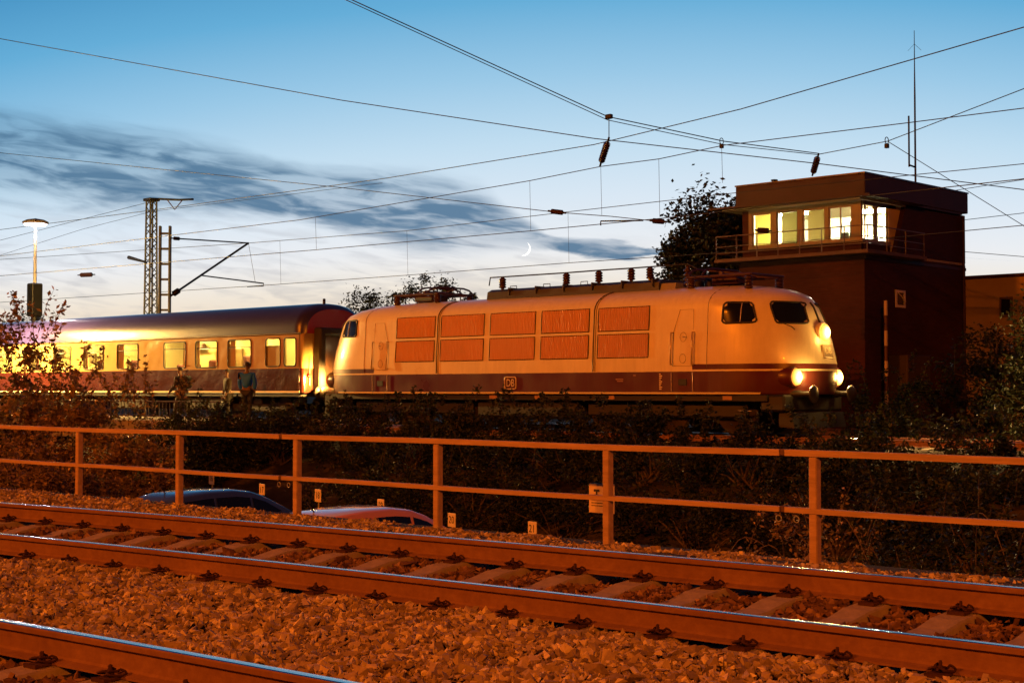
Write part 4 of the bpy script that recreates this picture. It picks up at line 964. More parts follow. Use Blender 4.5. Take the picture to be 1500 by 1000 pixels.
# wires
WN = 0
def wire(label, pts, r=.012, name='overhead_wire', sag=.0):
    t = [p if isinstance(p, Vector) else at(*p) for p in pts]; P = []
    for i in range(len(t) - 1):
        n = 10
        for k in range(n): u = k / n; q = t[i].lerp(t[i + 1], u); q.z -= sag * 4 * u * (1 - u); P.append(q)
    P.append(t[-1]); c = sum(P, Vector()) / len(P)
    o = MB().tube([p - c for p in P], r, 5).build(name, wirem, None, c); return tag(o, label, 'wire')
YA, YB = YT, 38.9
def cw(px, y1, Y): return (px, y1, Y)
mA = [(-400, 396, YA), (0, 375, YA), (440, 322, YA), (775, 265, YA), (880, 244, YA), (965, 233, YA), (1060, 213, YA), (1330, 180, YA), (1900, 108, YA)]
kA = [(-400, 424, YA), (0, 404, YA), (462, 366, YA), (780, 338, YA), (967, 320, YA), (1500, 262, YA), (1900, 222, YA)]
mB = [(-300, 400, YB), (364, 356, YB), (597, 338, YB), (835, 310, YB), (1100, 280, YB), (1500, 240, YB), (1900, 196, YB)]
kB = [(-300, 462, YB), (385, 418, YB), (597, 403, YB), (833, 385, YB), (1090, 368, YB), (1500, 330, YB)]
MA = wire("messenger wire above the locomotive's contact wire", mA); KA = wire('contact wire directly above the locomotive', kA)
MBw = wire('messenger wire running to the tip of the cantilever', mB); KB = wire('lower contact wire held by the cantilever arm', kB)
wire('wire falling from the left edge to the first hanging insulator', [(-200, 26, 26), (0, 57, 26), (500, 147, 28), (870, 203, 30), (1200, 240, 34), (1500, 278, 38), (1800, 312, 40)], .013)
wire('upper cable of the paired cross-span wires entering at the top', [(300, -95, 24), (515, 0, 24), (890, 171, 30), (1060, 207, 34), (1200, 225, 37)], .014)
wire('lower cable of the paired cross-span wires entering at the top', [(300, -90, 24), (515, 4, 24), (890, 176, 30), (1060, 212, 34), (1200, 227, 37)], .011)
wire('long wire climbing to the upper right corner past the antenna', [(-300, 375, 36), (230, 307, 36), (560, 262, 35), (870, 212, 33), (1085, 160, 31), (1500, 40, 29), (1800, -40, 28)], .013)
wire('wire crossing the slate cloud from the left edge to the small strain insulator', [(-300, 192, 33), (0, 224, 33), (500, 275, 33), (815, 311, 33), (895, 317, 33), (960, 324, 33)], .012)
wire('wire rising from the right insulator to the right edge', [(1200, 226, 37), (1300, 207, 36), (1500, 130, 33), (1800, 20, 30)], .012)
wire('thin wire sinking to the right behind the antenna', [(1300, 207, 38), (1500, 331, 42), (1650, 420, 44)], .011)
wire('short wire crossing the sky right of the signal box, upper one', [(1380, 282, 50), (1500, 263, 48), (1800, 215, 44)], .012)
wire('short wire crossing the sky right of the signal box, middle one', [(1380, 326, 52), (1500, 312, 50), (1800, 280, 46)], .012)
wire('short wire crossing the sky right of the signal box, lowest one', [(1380, 366, 52), (1500, 376, 54), (1800, 400, 58)], .012)
wire('faint wire rising from the lamp to the tall lattice mast', [(-200, 398, 40), (0, 352, 41), (215, 297, 41)], .012)
wire('faint wire crossing behind the platform lamp on the left', [(-200, 400, 42), (0, 374, 41), (120, 336, 41), (222, 310, 41), (560, 268, 44)], .010)
def drop(px, a, b, Y, lab):
    p, q = at(px, a, Y), at(px + 1.5, b, Y); c = (p + q) / 2
    tag(MB().tube([p - c, q - c], .007, 4).build('dropper_wire', wirem, None, c), lab, 'wire', None)
drop(462, 319, 365, YA, 'short dropper wire far left above the coach and locomotive joint'); drop(776, 265, 338, YA, 'dropper wire above the moon joining two catenary wires')
drop(880, 245, 315, YA, 'dropper wire under the tilted long insulator'); drop(965, 233, 318, YA, 'dropper wire just left of the tree by the signal box'); drop(1057, 213, 268, YA, 'dropper wire ending above the tree beside the signal box')
drop(410, 353, 416, YB, 'dropper wire nearest the cantilever tip'); drop(596, 338, 403, YB, 'dropper wire hanging below the middle of the cloud band'); drop(832, 311, 385, YB, 'dropper wire right of the moon')
def strain(label, p, q, r=.05, shed=.085, cat='insulator'):
    p, q = (at(*p), at(*q)); c = (p + q) / 2; t = thing('strain_insulator', label, cat, c); d = q - p; L_ = d.length; d.normalize()
    m_ = MB(); pts = []; rs = []
    n = 14
    for k in range(n + 1): pts.append(-d * L_ * .32 + d * L_ * .64 * k / n); rs.append(shed if k % 2 else r)
    m_.tube(pts, rs, 8, smooth=False).build('shed_stack', insul, t)
    for s in (-1, 1): MB().tube([d * s * L_ * .5, d * s * L_ * .3], .03, 6).build('end_fitting', mastm, t)
    return t
strain('long tilted insulator hanging from the cross-span wires', (892, 202, 30), (879, 243, 32), .06, .10); strain('short tilted insulator above the signal box roof', (1199, 226, 37), (1190, 257, 39), .06, .10)
strain('dark spindle insulator in the wire right of the cloud', (803, 309, 33), (829, 312, 33), .05, .08); strain('dark spindle insulator just left of the tree', (952, 323, 33), (977, 325, 33), .05, .08)
strain('dark spindle insulator in front of the lit control room window', (1106, 337, 40), (1130, 338, 40), .06, .095); strain('dark spindle insulator between platform lamp and lattice mast', (114, 403, 41), (139, 402, 41), .07, .12)
hw = at(892, 171, 30); hz = at(892, 203, 30); c = (hw + hz) / 2; tag(MB().tube([hw - c, hz - c], .012, 5).bbox(tuple(hw - c - Vector((.1, .06, .06))), tuple(hw - c + Vector((.1, .06, .06))), .02).build('hanger', mastm, None, c), 'clamp and hanger rod at the bend of the cross-span wires', 'hanger')
p, q = at(880, 324, YA), at(942, 323, YA); c = (p + q) / 2; tag(MB().tube([p - c - Vector((0, 0, .12)), p - c, q - c], .022, 5).build('steady_arm', mastm, None, c), 'short horizontal steady arm left of the tree', 'steady arm')
for px, py, lab in ((1057, 207, 'small ring clamp on the cross-span wires above the tree'), (1299, 206, 'small ring clamp at the wire junction left of the antenna')):
    c = at(px, py, 35); tag(MB().tube([(0, .09 * math.cos(a), .09 * math.sin(a)) for a in np.linspace(0, 6.28, 13)], .012, 5).bbox((-.05, -.05, -.2), (.05, .05, -.08), .01).build('wire_clamp', mastm, None, c), lab, 'clamp')
p = at(205, 407, 40); q = at(95, 402, 40); pass

# ------------------------------------------------------------------ moon
mc = at(766.5, 364, 2900); mrad = 10.5 / F * (mc - Vector(CAM)).length
def moonmat():
    m = bpy.data.materials.new('moonlit'); m.use_nodes = True; t = m.node_tree; t.nodes.clear()
    g = nd('ShaderNodeNewGeometry', t); d = nd('ShaderNodeVectorMath', t, operation='DOT_PRODUCT'); t.links.new(g.outputs['Normal'], d.inputs[0])
    d.inputs[1].default_value = tuple((Vector(FW) * .80 + Vector(RT) * .56 - Vector(UP) * .22).normalized())
    e = nd('ShaderNodeEmission', t); e.inputs[0].default_value = (1, .93, .8, 1); e.inputs[1].default_value = 3.
    tr = nd('ShaderNodeBsdfTransparent', t); mx = nd('ShaderNodeMixShader', t); t.links.new(mth('MULTIPLY', mth('MULTIPLY', d.outputs['Value'], 12., tree=t, clamp=True), mth('SUBTRACT', 1., g.outputs['Backfacing'], tree=t), tree=t), mx.inputs[0])
    t.links.new(tr.outputs[0], mx.inputs[1]); t.links.new(e.outputs[0], mx.inputs[2]); o = nd('ShaderNodeOutputMaterial', t); t.links.new(mx.outputs[0], o.inputs[0]); return m
bm = bmesh.new(); bmesh.ops.create_uvsphere(bm, u_segments=48, v_segments=32, radius=mrad); me = bpy.data.meshes.new('moon'); bm.to_mesh(me); bm.free(); me.materials.append(moonmat())
for p_ in me.polygons: p_.use_smooth = True
mo = link('moon', me, None, mc); tag(mo, 'thin waxing crescent moon low in the dusk sky', 'moon')

# ------------------------------------------------------------------ vegetation
def leaves(name, pts, size, m, parent, loc, droop=.3):
    n = len(pts); Rm = rotmats(n); s = size * rng.uniform(.6, 1.35, n)
    shape = np.array([(-.5, 0, 0), (0, -.27, .06), (.5, 0, 0), (0, .27, .06)])
    v = np.einsum('nij,kj->nki', Rm, shape) * s[:, None, None]; v[..., 2] *= .8
    v += pts[:, None, :]; Fc = np.arange(n * 4).reshape(-1, 4)
    return soup(name, v.reshape(-1, 3), Fc, np.clip(rng.normal(.45, .25, n), 0, 1), m, parent, 4, loc)
def blob_points(n, rx, ry, h, clumps, zmin=.1, hollow=.5):
    """points in clumps spread through an uneven dome"""
    c = rng.normal(size=(clumps, 3)); c /= np.linalg.norm(c, axis=1)[:, None]; c[:, 2] = np.abs(c[:, 2]); c *= rng.uniform(hollow, 1.05, (clumps, 1))
    c = c * np.array([rx, ry, h * .82]); c[:, 2] += h * zmin
    k = rng.integers(0, clumps, n); rad = rng.uniform(.5, 1.2, clumps) * .34 * (rx * ry * h) ** (1 / 3) * (6 / clumps) ** .2
    d = rng.normal(size=(n, 3)) * .42; p = c[k] + d * rad[k][:, None]
    return p[(p[:, 2] > .02)], c
def bush(name, label, cat, x, y, z, rx, ry, h, n, size, m, clumps=26, twigs=10, zmin=.08, group=None, tw_up=.35, hollow=.5):
    t = thing(name, label, cat, (x, y, z), 0, group)
    p, c = blob_points(n, rx, ry, h, clumps, zmin, hollow)
    ext = []
    stem = MB()
    for k in range(min(len(c), 16)):
        q = Vector(c[k]); b = Vector((rng.uniform(-.15, .15) * rx, rng.uniform(-.15, .15) * ry, 0))
        mid = b.lerp(q, .5) + Vector((rng.uniform(-.1, .1), rng.uniform(-.1, .1), .08 * h)); stem.tube([b, mid, q], [.03, .018, .006], 5, cap=False)
    for k in range(twigs):                 # whips standing out of the outline with leaves along them
        a = rng.uniform(0, 6.28); b = Vector((rng.uniform(-.8, .8) * rx, rng.uniform(-.8, .8) * ry, h * rng.uniform(.6, .95))); L_ = h * tw_up * rng.uniform(.5, 1.1)
        tip_ = b + Vector((math.cos(a) * L_ * .45, math.sin(a) * L_ * .45, L_)); md = b.lerp(tip_, .55) + Vector((0, 0, .12 * L_))
        stem.tube([b, md, tip_], [.010, .007, .003], 4, cap=False)
        for u in np.linspace(.1, 1, 11):
            r_ = (b.lerp(md, u / .55) if u < .55 else md.lerp(tip_, (u - .55) / .45)); ext += [r_ + Vector(rng.normal(size=3) * .05) for _ in range(3)]
    if ext: p = np.concatenate([p, np.array([e[:] for e in ext])])
    stem.build('stems', bark, t)['kind'] = 'stuff'; leaves('foliage', p, size, m, t, (0, 0, 0)); return t
def tree(name, label, x, y, z, h, rx, rz_, n, size, m, clumps=40, trunk=.16):
    t = thing(name, label, 'tree', (x, y, z)); hc = h - rz_
    tr_ = MB(); tr_.tube([(0, 0, 0), (.1, .05, h * .3), (-.05, .1, h * .62), (.05, 0, h * .9)], [trunk, trunk * .8, trunk * .5, .02], 8)
    c = rng.normal(size=(clumps, 3)); c /= np.linalg.norm(c, axis=1)[:, None]; c *= rng.uniform(.35, 1.0, (clumps, 1)); c *= np.array([rx, rx, rz_]); c[:, 2] += hc
    for q in c[:18]: tr_.tube([(0, .05, max(h * .25, q[2] - rz_ * .5)), Vector((q[0] * .5, q[1] * .5, q[2] - .15 * rz_)), Vector(q)], [trunk * .35, trunk * .2, .012], 5, cap=False)
    tr_.build('trunk', bark, t)
    k = rng.integers(0, clumps, n); rad = rng.uniform(.3, .75, clumps) * rx * .46; p = c[k] + rng.normal(size=(n, 3)) * .5 * rad[k][:, None]
    leaves('crown', p[p[:, 2] > .1], size, m, t, (0, 0, 0)); return t
# left: rusty lit bushes in front of the coach
def gx(px, Y): return at(px, 620, Y).x
bush('bush', 'tall rust-tinted bush at the left edge, overlapping the coach', 'bush', gx(12, 19), 19, -2.4, 1.6, 1.5, 5.5, 17000, .15, leaf_rust, 90, 26, tw_up=.2, hollow=.15)
bush('bush', 'leafy bush whose twigs cover the third lit coach window from the left', 'bush', gx(95, 19.6), 19.6, -2.4, 1.4, 1.4, 4.1, 13000, .13, leaf_rust, 70, 24, tw_up=.24, hollow=.2)
bush('bush', 'rust-tinted bush just left of the platform fence, under the fourth window', 'bush', gx(185, 20.5), 20.5, -2.4, 1.2, 1.4, 3.7, 11000, .13, leaf_rust, 60, 18, tw_up=.28, hollow=.2)
bush('bush', 'low rust-tinted bush behind the leftmost railing post', 'bush', gx(60, 16.5), 16.5, -2.4, 2.0, 1.4, 2.6, 10000, .12, leaf_rust, 50, 10)
bush('bush', 'low rounded bush left of the blue car', 'bush', gx(180, 18), 18, -2.4, 1.0, 1.2, 2.0, 5000, .11, leaf_rust, 36, 8)
bush('bush', 'dim shrub behind the blue car, below the people on the platform', 'bush', gx(270, 25), 25, -1.9, 2.2, 1.2, 2.4, 6000, .11, leaf_dark, 34, 8)
bush('bush', 'dark shrub in front of the platform fence below the walking person', 'bush', gx(232, 25.6), 25.6, -1.7, 1.9, 1.0, 2.3, 6500, .11, leaf_dark, 40, 10)
bush('bush', 'dark shrub in front of the platform between the two standing people', 'bush', gx(318, 26.2), 26.2, -1.3, 1.9, .9, 2.0, 6500, .11, leaf_dark, 40, 10)
# embankment
emb = [(-36.8, 26.4, 1.5, 'dark shrub on the embankment below the man in the blue jacket'), (-34.2, 26.8, 1.5, 'dark shrub under the gap between coach and locomotive'), (-31.2, 26.6, 1.55, "dark shrub below the locomotive's rear door"),
       (-28.6, 26.8, 1.6, "dark shrub below the locomotive's first grilles"), (-26.0, 26.6, 1.65, "dark shrub below the emblem on the locomotive's side"), (-23.4, 26.8, 1.6, "dark shrub below the locomotive's middle grilles"),
       (-20.8, 26.6, 1.5, "dark weedy shrub below the locomotive's front grilles"), (-18.2, 26.8, 1.35, "dark shrub below the locomotive's front door"), (-15.8, 26.7, 1.3, 'sunlit-looking shrub lit by the headlights below the buffers'),
       (-13.2, 26.9, 1.45, 'weedy shrub with arching shoots right of the locomotive'), (-10.6, 26.6, 1.5, 'weedy shrub right of the bright rail glint'), (-8.0, 26.8, 1.5, 'shrub at the right edge behind the railing')]
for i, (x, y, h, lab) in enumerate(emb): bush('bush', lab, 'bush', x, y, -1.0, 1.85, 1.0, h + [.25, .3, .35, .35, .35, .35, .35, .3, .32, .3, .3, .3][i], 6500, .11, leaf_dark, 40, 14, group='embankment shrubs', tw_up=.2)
emb2 = [(-27.6, 24.2, 'dim undergrowth clump behind the blue car'), (-24.2, 24.3, 'dim undergrowth clump between the two cars'), (-21.0, 24.1, 'dim undergrowth clump behind the orange car'), (-17.8, 24.3, 'dim undergrowth clump behind the right end of the number plates'),
        (-14.6, 24.2, 'dim undergrowth clump behind the notice board'), (-11.6, 24.0, 'dim undergrowth clump left of the right-hand railing post'), (-8.6, 23.8, 'dim undergrowth clump right of the right-hand railing post')]
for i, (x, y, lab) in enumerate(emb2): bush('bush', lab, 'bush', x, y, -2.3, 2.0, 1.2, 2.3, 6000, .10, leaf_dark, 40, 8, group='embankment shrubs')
for x, y, h, lab in ((-9.4, 17.6, 2.0, 'bramble with arching bare canes behind the right-hand railing post'), (-6.4, 16.2, 2.1, 'bramble close behind the railing at the right edge'), (-12.4, 19.4, 1.7, 'reddish bramble behind the notice board post'), (-7.2, 19.6, 2.3, 'bushy bramble in the gap above the right railing span')):
    b = bush('bramble', lab, 'bush', x, y, -2.38, 1.6, 1.2, h, 5200, .085, leaf_dark if x != -12.4 else leaf_rust, 30, 12)
    cn = MB()
    for k in range(4):
        a = rng.uniform(0, 6.28); r_ = rng.uniform(.5, 2.2); c0 = Vector((rng.uniform(-1.3, 1.3), -rng.uniform(.3, 1.2), .05)); hh_ = rng.uniform(.5, 1.1); cv_ = rng.uniform(1.2, 2.6)
        cn.tube([c0 + Vector((math.cos(a) * r_ * u, math.sin(a) * .5 * r_ * u, h * .95 * hh_ * math.sin(u * cv_) + .04 * math.sin(u * 9 + k))) for u in np.linspace(0, 1, 11)], .007, 4, cap=False)
    cn.build('canes', mat('bare_cane', (.12, .08, .05), .8), b)['kind'] = 'stuff'
# right: dark trees beside the low building, tree by the signal box, tops seen over the train
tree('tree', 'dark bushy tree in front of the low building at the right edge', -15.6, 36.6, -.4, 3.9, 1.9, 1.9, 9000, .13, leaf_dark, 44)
tree('tree', 'dark low tree between signal box and right edge', -18.4, 39.0, -.4, 3.2, 1.7, 1.5, 6500, .13, leaf_dark, 36)
bush('bush', 'dark bush at the foot of the signal box behind the front headlight', 'bush', -20.0, 36.4, -.3, 1.8, 1.0, 2.0, 4500, .11, leaf_dark, 30, 8)
bush('bush', 'dark bush filling the lower right behind the shrubs', 'bush', -13.6, 34.4, -.3, 2.2, 1.2, 2.2, 5500, .11, leaf_dark, 32, 10)
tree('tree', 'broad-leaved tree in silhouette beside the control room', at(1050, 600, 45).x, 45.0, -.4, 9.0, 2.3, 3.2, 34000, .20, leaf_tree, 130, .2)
bk = [(-56.6, 50, 6.9, 1.7, 'wispy treetop showing over the rear pantograph'), (-53.4, 50.5, 7.5, 1.6, 'feathery treetop right of the rear pantograph'), (-50.2, 50, 7.0, 1.4, 'thin treetop left of the dark roof hood'), (-36.0, 46, 5.9, 1.6, 'treetop between roof insulators and signal box'),
      (-40.2, 47, 5.6, 1.3, 'small treetop behind the bus bar insulators'), (-84, 46, 6.6, 1.9, 'spreading treetop left of the lattice mast'), (-91, 47, 6.0, 1.9, 'low treetop right of the platform lamp'), (-99, 48, 6.4, 3.2, 'dark treetop below the platform lamp')]
for x, y, h, rx, lab in bk: tree('tree', lab, x, y, -.4, h, rx, h * .36, 6000, .16, leaf_tree, 44, .1)
tree('tree', 'tiny treetop poking above the low building roof', -23.6, 62, -.4, 6.9, .5, 1.0, 700, .14, leaf_tree, 12, .06)

# ------------------------------------------------------------------ cars
def car(label, x, y, rz, paint, roofmat):
    t = thing('parked_car', label, 'car', (x, y, -2.36), rz); t.scale = (1.03, 1.03, 1.03)
    st = [(-2.02, .62, .45, .70), (-1.98, .74, .34, .86), (-1.7, .82, .26, .95), (-1.0, .855, .22, .94), (0, .865, .22, .92), (.9, .86, .22, .90), (1.25, .85, .24, .92), (1.75, .80, .28, .80), (1.98, .70, .32, .68), (2.05, .55, .40, .58)]
    rows = []
    for x_, w_, zb, zt_ in st:
        h = zt_ - zb; half = [(w_ * .86, zb), (w_ * .98, zb + h * .25), (w_, zb + h * .55), (w_ * .985, zb + h * .8), (w_ * .93, zb + h * .95), (w_ * .6, zt_ + .01), (0, zt_ + .02)]
        rows.append([(x_, a, b) for a, b in half] + [(x_, -a, b) for a, b in half[::-1][1:]])
    m_ = MB().grid(rows, closed=True); n = len(rows[0]); m_.add(rows[0], [tuple(range(n))]); m_.add(rows[-1], [tuple(range(n))[::-1]])
    m_.build('body', paint, t)
    tp = [(-1.93, .94), (-1.82, 1.16), (-1.66, 1.36), (-1.40, 1.44), (-.8, 1.485), (-.2, 1.49), (.2, 1.45), (.5, 1.36), (1.32, .90)]
    def top(x_): return float(np.interp(x_, [a for a, b in tp], [b for a, b in tp]))
    def yb(x_): return .80 - .06 * max(0, (x_ - .2)) - .05 * max(0, -x_ - 1.2)
    def side(x_, z): 
        zt_ = 1.49; return yb(x_) - (z - .9) / .55 * .19
    rows = []
    for x_, z in tp:
        zs = max(z - .05, .9); e = side(x_, zs); half = [(yb(x_), .88), ((yb(x_) + e) / 2, (.88 + zs) / 2), (e, zs), (e - .06, z - .018), (e * .55, z + .008), (0, z + .012)]
        rows.append([(x_, a, b) for a, b in half] + [(x_, -a, b) for a, b in half[::-1][1:]])
    m_ = MB(); nc = len(rows[0]); vs = [p for r_ in rows for p in r_]; m_.add(vs, [])
    for i in range(len(rows) - 1):
        for j in range(nc - 1): m_.f.append((i * nc + j, i * nc + j + 1, (i + 1) * nc + j + 1, (i + 1) * nc + j)); m_.m.append(1 if 3 <= j < nc - 4 else 0); m_.sm.append(True)
    gh = m_.build('roof_and_pillars', [paint, roofmat], t)
    for s in (-1, 1):
        for a, b in ((-1.52, -.72), (-.66, .12), (.18, .95)):
            lo = [(x_, s * (side(x_, .95) + .007), .95) for x_ in np.linspace(a, b, 6)]; hi = [(x_, s * (side(x_, max(top(x_) - .13, .96)) + .007), max(top(x_) - .13, .96)) for x_ in np.linspace(a, b, 6)]
            MB().grid([lo, hi], smooth=False).build('side_window', darkglass, gh)
        MB().bbox((.72, s * .86 - .09, .92), (.90, s * .86 + .09, 1.04), .03).build('mirror', paint, t)
        MB().bbox((-2.0, s * .62 - .1, .70), (-1.93, s * .62 + .1, .92), .02).build('tail_light', mat('tail_lens', (.25, .01, .01), .2), t); MB().bbox((1.92, s * .60 - .14, .60), (2.03, s * .60 + .14, .72), .02).build('headlight', mat('clear_lens', (.6, .6, .6), .1), t)
        for x_ in (-1.28, 1.28):
            wq = MB().lathe([(.31, -.1), (.315, 0), (.31, .1), (.2, .11), (.001, .1)] if s > 0 else [(.001, -.1), (.2, -.11), (.31, -.1), (.315, 0), (.31, .1)], axis='y', n=22).build('wheel', rubber, t, (x_, s * .74, .315))
            MB().lathe([(.2, 0), (.2, .015), (.05, .02), (.001, .02)] if s > 0 else [(.001, -.02), (.05, -.02), (.2, -.015), (.2, 0)], (0, s * .108, 0), axis='y', n=16).build('rim', steel, wq)
    rg = [[(-1.90 + .012 * 0 - .012, s * .56, 1.0) for s in (-1, -.5, 0, .5, 1)], [(-1.70 - .015, s * .5, 1.32) for s in (-1, -.5, 0, .5, 1)]]
    MB().grid(rg, smooth=False).build('rear_window', darkglass, gh)
    wg = [[(1.20 + .012, s * .62, .98) for s in (-1, -.5, 0, .5, 1)], [(.56 + .012, s * .52, 1.345) for s in (-1, -.5, 0, .5, 1)]]
    MB().grid(wg, smooth=False).build('windscreen', darkglass, gh)
    MB().tube([(-1.35, 0, 1.44), (-1.5, 0, 1.62)], .012, 5).build('aerial', rubber, t)
    MB().bbox((-2.06, -.26, .50), (-2.03, .26, .61), .004).build('number_plate', mat('plate_white', (.6, .6, .58), .5), t)
    return t
bluep = mat('paint_blue', (.04, .06, .22), .22, coat=1., var=.03, scale=2); silv = mat('paint_silver_roof', (.32, .38, .48), .2, metal=.4, coat=1.)
orgp = mat('paint_orange', (.80, .34, .05), .25, coat=1.); whitep = mat('paint_white_roof', (.72, .74, .78), .22, coat=1.)
car('dark blue hatchback parked below the railing, rear window visible', -25.05, 18.25, R(90), bluep, bluep)
car('orange car with pale roof parked right of the blue car', -19.35, 17.3, R(90), orgp, whitep)
sgn = [(240, 697, '15', 'leftmost parking bay sign, behind the tail of the blue car'), (310, 701, '16', "parking bay sign above the blue car's roof"), (384, 718, '17', "parking bay sign above the blue car's bonnet"), (466, 726, '18', "parking bay sign left of the third railing post's right side, above the orange car's tail"),
       (558, 741, '19', "parking bay sign above the orange car's windscreen"), (662, 762, '20', 'parking bay sign half hidden by the railing post right of the orange car'), (780, 775, '21', 'rightmost parking bay sign, alone between two railing posts')]
for px, py, num, lab in sgn:
    c = at(px, py, 22.55); t = thing('bay_number_sign', lab, 'sign', (c.x, 22.55, -2.4), R(-12), 'parking bay signs')
    h = c.z + 2.4; MB().tube([(0, .02, 0), (0, .02, h)], .022, 6).build('post', galv, t)
    MB().bbox((-.15, -.012, h - .14), (.15, .008, h + .16), .006).build('plate', mat('sign_cream', (.70, .62, .45), .5), t)
    text('number', num, .22, ink, t, (0, -.014, h + .01), (math.pi / 2, 0, 0))

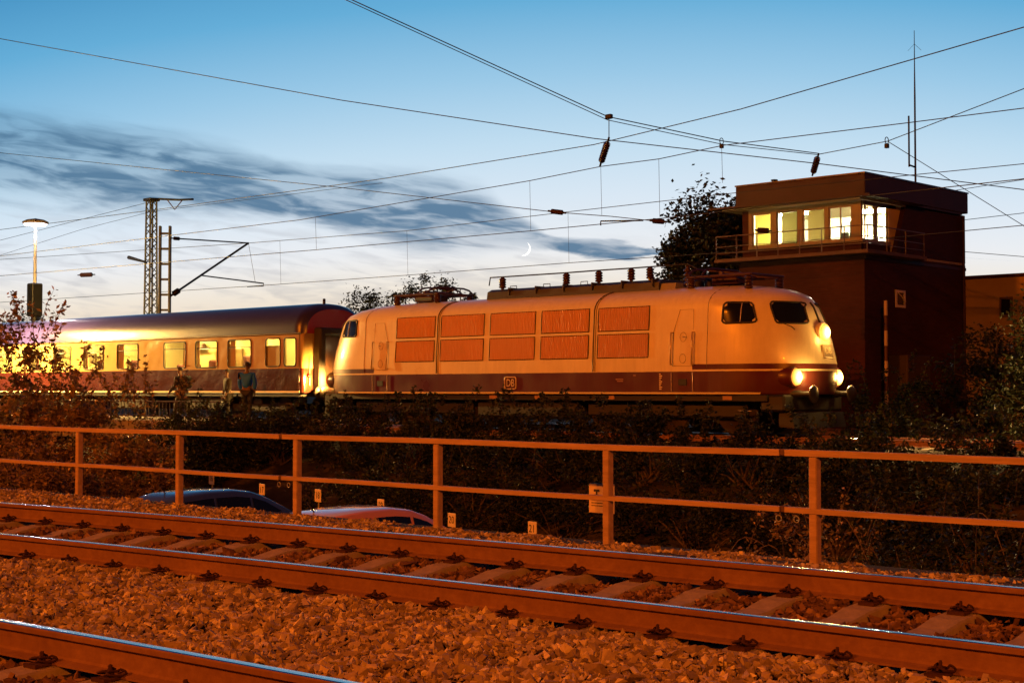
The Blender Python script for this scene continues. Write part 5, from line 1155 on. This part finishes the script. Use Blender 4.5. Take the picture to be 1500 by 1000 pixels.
# ------------------------------------------------------------------ people on the platform
def skin(name, V_, Ed, rad, m, parent, root=0):
    me = bpy.data.meshes.new(name); me.from_pydata(V_, Ed, []); me.materials.append(m); o = link(name, me, parent)
    o.modifiers.new('Skin', 'SKIN'); sv = me.skin_vertices[0].data
    for i, r_ in enumerate(rad): sv[i].radius = (r_, r_ * .85) if not isinstance(r_, tuple) else r_; sv[i].use_root = (i == root)
    s_ = o.modifiers.new('Sub', 'SUBSURF'); s_.levels = 2; s_.render_levels = 2
    return o
def person(label, x, y, rz, h, jacket, trousers, hair, lean=0., stride=.12, arms=((.12, .06), (.10, -.05)), bag=False):
    t = thing('person', label, 'person', (x, y, .2), rz); k = h / 1.75
    P = lambda a, b, c: (a * k, b * k, c * k)
    skinm = mat('skin', (.12, .07, .05), .6)
    L0 = lean
    # body: pelvis, spine, neck, head, two legs, two arms in one mesh (x forward)
    V_ = [P(0, 0, .95), P(L0 * .3, 0, 1.15), P(L0 * .8, 0, 1.38), P(L0, 0, 1.47), P(L0 + .02, 0, 1.55), P(L0 + .03, 0, 1.66), P(L0 + .02, 0, 1.73)]
    E_ = [(0, 1), (1, 2), (2, 3), (3, 4), (4, 5), (5, 6)]; rad = [.14, .13, .15, .07, .065, .10, .07]
    for s in (-1, 1):
        st = stride * s; i = len(V_)
        V_ += [P(0, s * .10, .88), P(.03 + st * .6, s * .10, .48), P(-.03 + st, s * .10, .08), P(.14 + st, s * .11, .035)]; E_ += [(0, i), (i, i + 1), (i + 1, i + 2), (i + 2, i + 3)]; rad += [.10, .065, .05, .04]
        a = arms[0 if s > 0 else 1]; i = len(V_)
        V_ += [P(L0, s * .19, 1.40), P(a[0] * .2, s * .25, 1.14), P(a[0] + a[1], s * .22, .92), P(a[0] + a[1] + .05, s * .21, .82)]; E_ += [(2, i), (i, i + 1), (i + 1, i + 2), (i + 2, i + 3)]; rad += [.065, .05, .038, .032]
    rad = [r_ * k for r_ in rad]
    b = skin('body', V_, E_, rad, skinm, t)
    # hands: fingers and thumb
    for s, ib in ((-1, 14), (1, 14)): pass
    for s in (-1, 1):
        a = arms[0 if s > 0 else 1]; hx, hy, hz = P(a[0] + a[1] + .05, s * .21, .82); m_ = MB()
        for q, (dx, ln) in enumerate(((-.03, .065), (-.01, .075), (.01, .07), (.03, .055))): m_.tube([(hx + dx, hy, hz - .02), (hx + dx + .008, hy - s * .008, hz - .02 - ln * .6), (hx + dx + .004, hy - s * .02, hz - .02 - ln)], [.009, .008, .006], 5)
        m_.tube([(hx + .03, hy, hz + .02), (hx + .055, hy - s * .015, hz - .01), (hx + .05, hy - s * .02, hz - .035)], [.010, .009, .007], 5); m_.build('fingers', skinm, t)
    jv = [V_[0], V_[1], V_[2], V_[3]]; je = [(0, 1), (1, 2), (2, 3)]; jr = [.185 * k, .175 * k, .185 * k, .10 * k]
    for s in (-1, 1):
        a = arms[0 if s > 0 else 1]; i = len(jv); jv += [P(L0, s * .20, 1.40), P(a[0] * .2, s * .26, 1.14), P(a[0] + a[1], s * .22, .93)]; je += [(2, i), (i, i + 1), (i + 1, i + 2)]; jr += [.09 * k, .078 * k, .06 * k]
    skin('jacket', jv, je, jr, jacket, t)
    tv = [P(0, 0, .93)]; te = []; trd = [.16 * k]
    for s in (-1, 1):
        st = stride * s; i = len(tv); tv += [P(0, s * .10, .84), P(.03 + st * .6, s * .10, .48), P(-.03 + st, s * .10, .10)]; te += [(0, i), (i, i + 1), (i + 1, i + 2)]; trd += [.115 * k, .082 * k, .07 * k]
    skin('trousers', tv, te, trd, trousers, t)
    m_ = MB(); c = Vector(P(L0 + .02, 0, 1.665)); rows = []
    for i in range(8):
        th_ = R(78) * i / 7; rows.append([c + Vector((-.012 + math.sin(th_) * math.cos(a) * .112 * k * (1 if math.cos(a) < .3 else .93), math.sin(th_) * math.sin(a) * .098 * k, math.cos(th_) * .128 * k - (.03 * k if math.cos(a) < 0 and i > 5 else 0) + (.03 * k if math.cos(a) > .3 and i > 4 else 0))) for a in np.linspace(0, 2 * math.pi, 17)[:-1]])
    m_.grid(rows, closed=True).build('hair', hair, t)
    for s in (-1, 1):
        MB().lathe([(.001, -.009), (.012, 0), (.001, .009)], n=8).build('eye', ink, t, tuple(P(L0 + .125, s * .033, 1.665)))
        MB().lathe([(.001, -.028), (.02, 0), (.001, .028)], n=8).build('ear', skinm, t, tuple(P(L0 + .02, s * .098, 1.655)))
    MB().tube([P(L0 + .118, 0, 1.67), P(L0 + .148, 0, 1.632), P(L0 + .12, 0, 1.625)], [.010, .016, .010], 6).build('nose', skinm, t)
    MB().tube([P(L0 + .118, -.022, 1.598), P(L0 + .124, 0, 1.597), P(L0 + .118, .022, 1.598)], .006, 5).build('mouth', mat('lips', (.25, .10, .08), .6), t)
    if bag: MB().bbox((-.34, -.17, 1.0), (-.14, .17, 1.42), .06).build('rucksack', mat('bag_black', (.015, .013, .012), .7), t)
    return t
black_j = mat('cloth_black', (.012, .011, .012), .8, bump=.3, scale=20); dk_j = mat('cloth_brown', (.012, .006, .005), .8, bump=.3, scale=20); blue_j = mat('cloth_blue', (.004, .13, .95), .7, bump=.3, scale=20); jeans = mat('cloth_jeans', (.02, .022, .035), .8); hairm = mat('hair_dark', (.015, .010, .008), .6)
q = at(266, 560, 28.9); person('person in black walking with rucksack beside the coach', q.x, 28.9, R(195), 1.68, black_j, black_j, hairm, .06, .2, ((.25, .1), (.05, -.1)), True)
q = at(334, 560, 29.6); person('person in dark brown coat standing near the coach end', q.x, 29.6, R(250), 1.60, dk_j, black_j, hairm, .03, .06, ((.1, .02), (.1, .0)))
q = at(362, 560, 28.9); person('person in bright blue jacket standing on the platform', q.x, 28.9, R(120), 1.80, blue_j, jeans, hairm, .0, .05, ((.06, .0), (.08, -.03)))
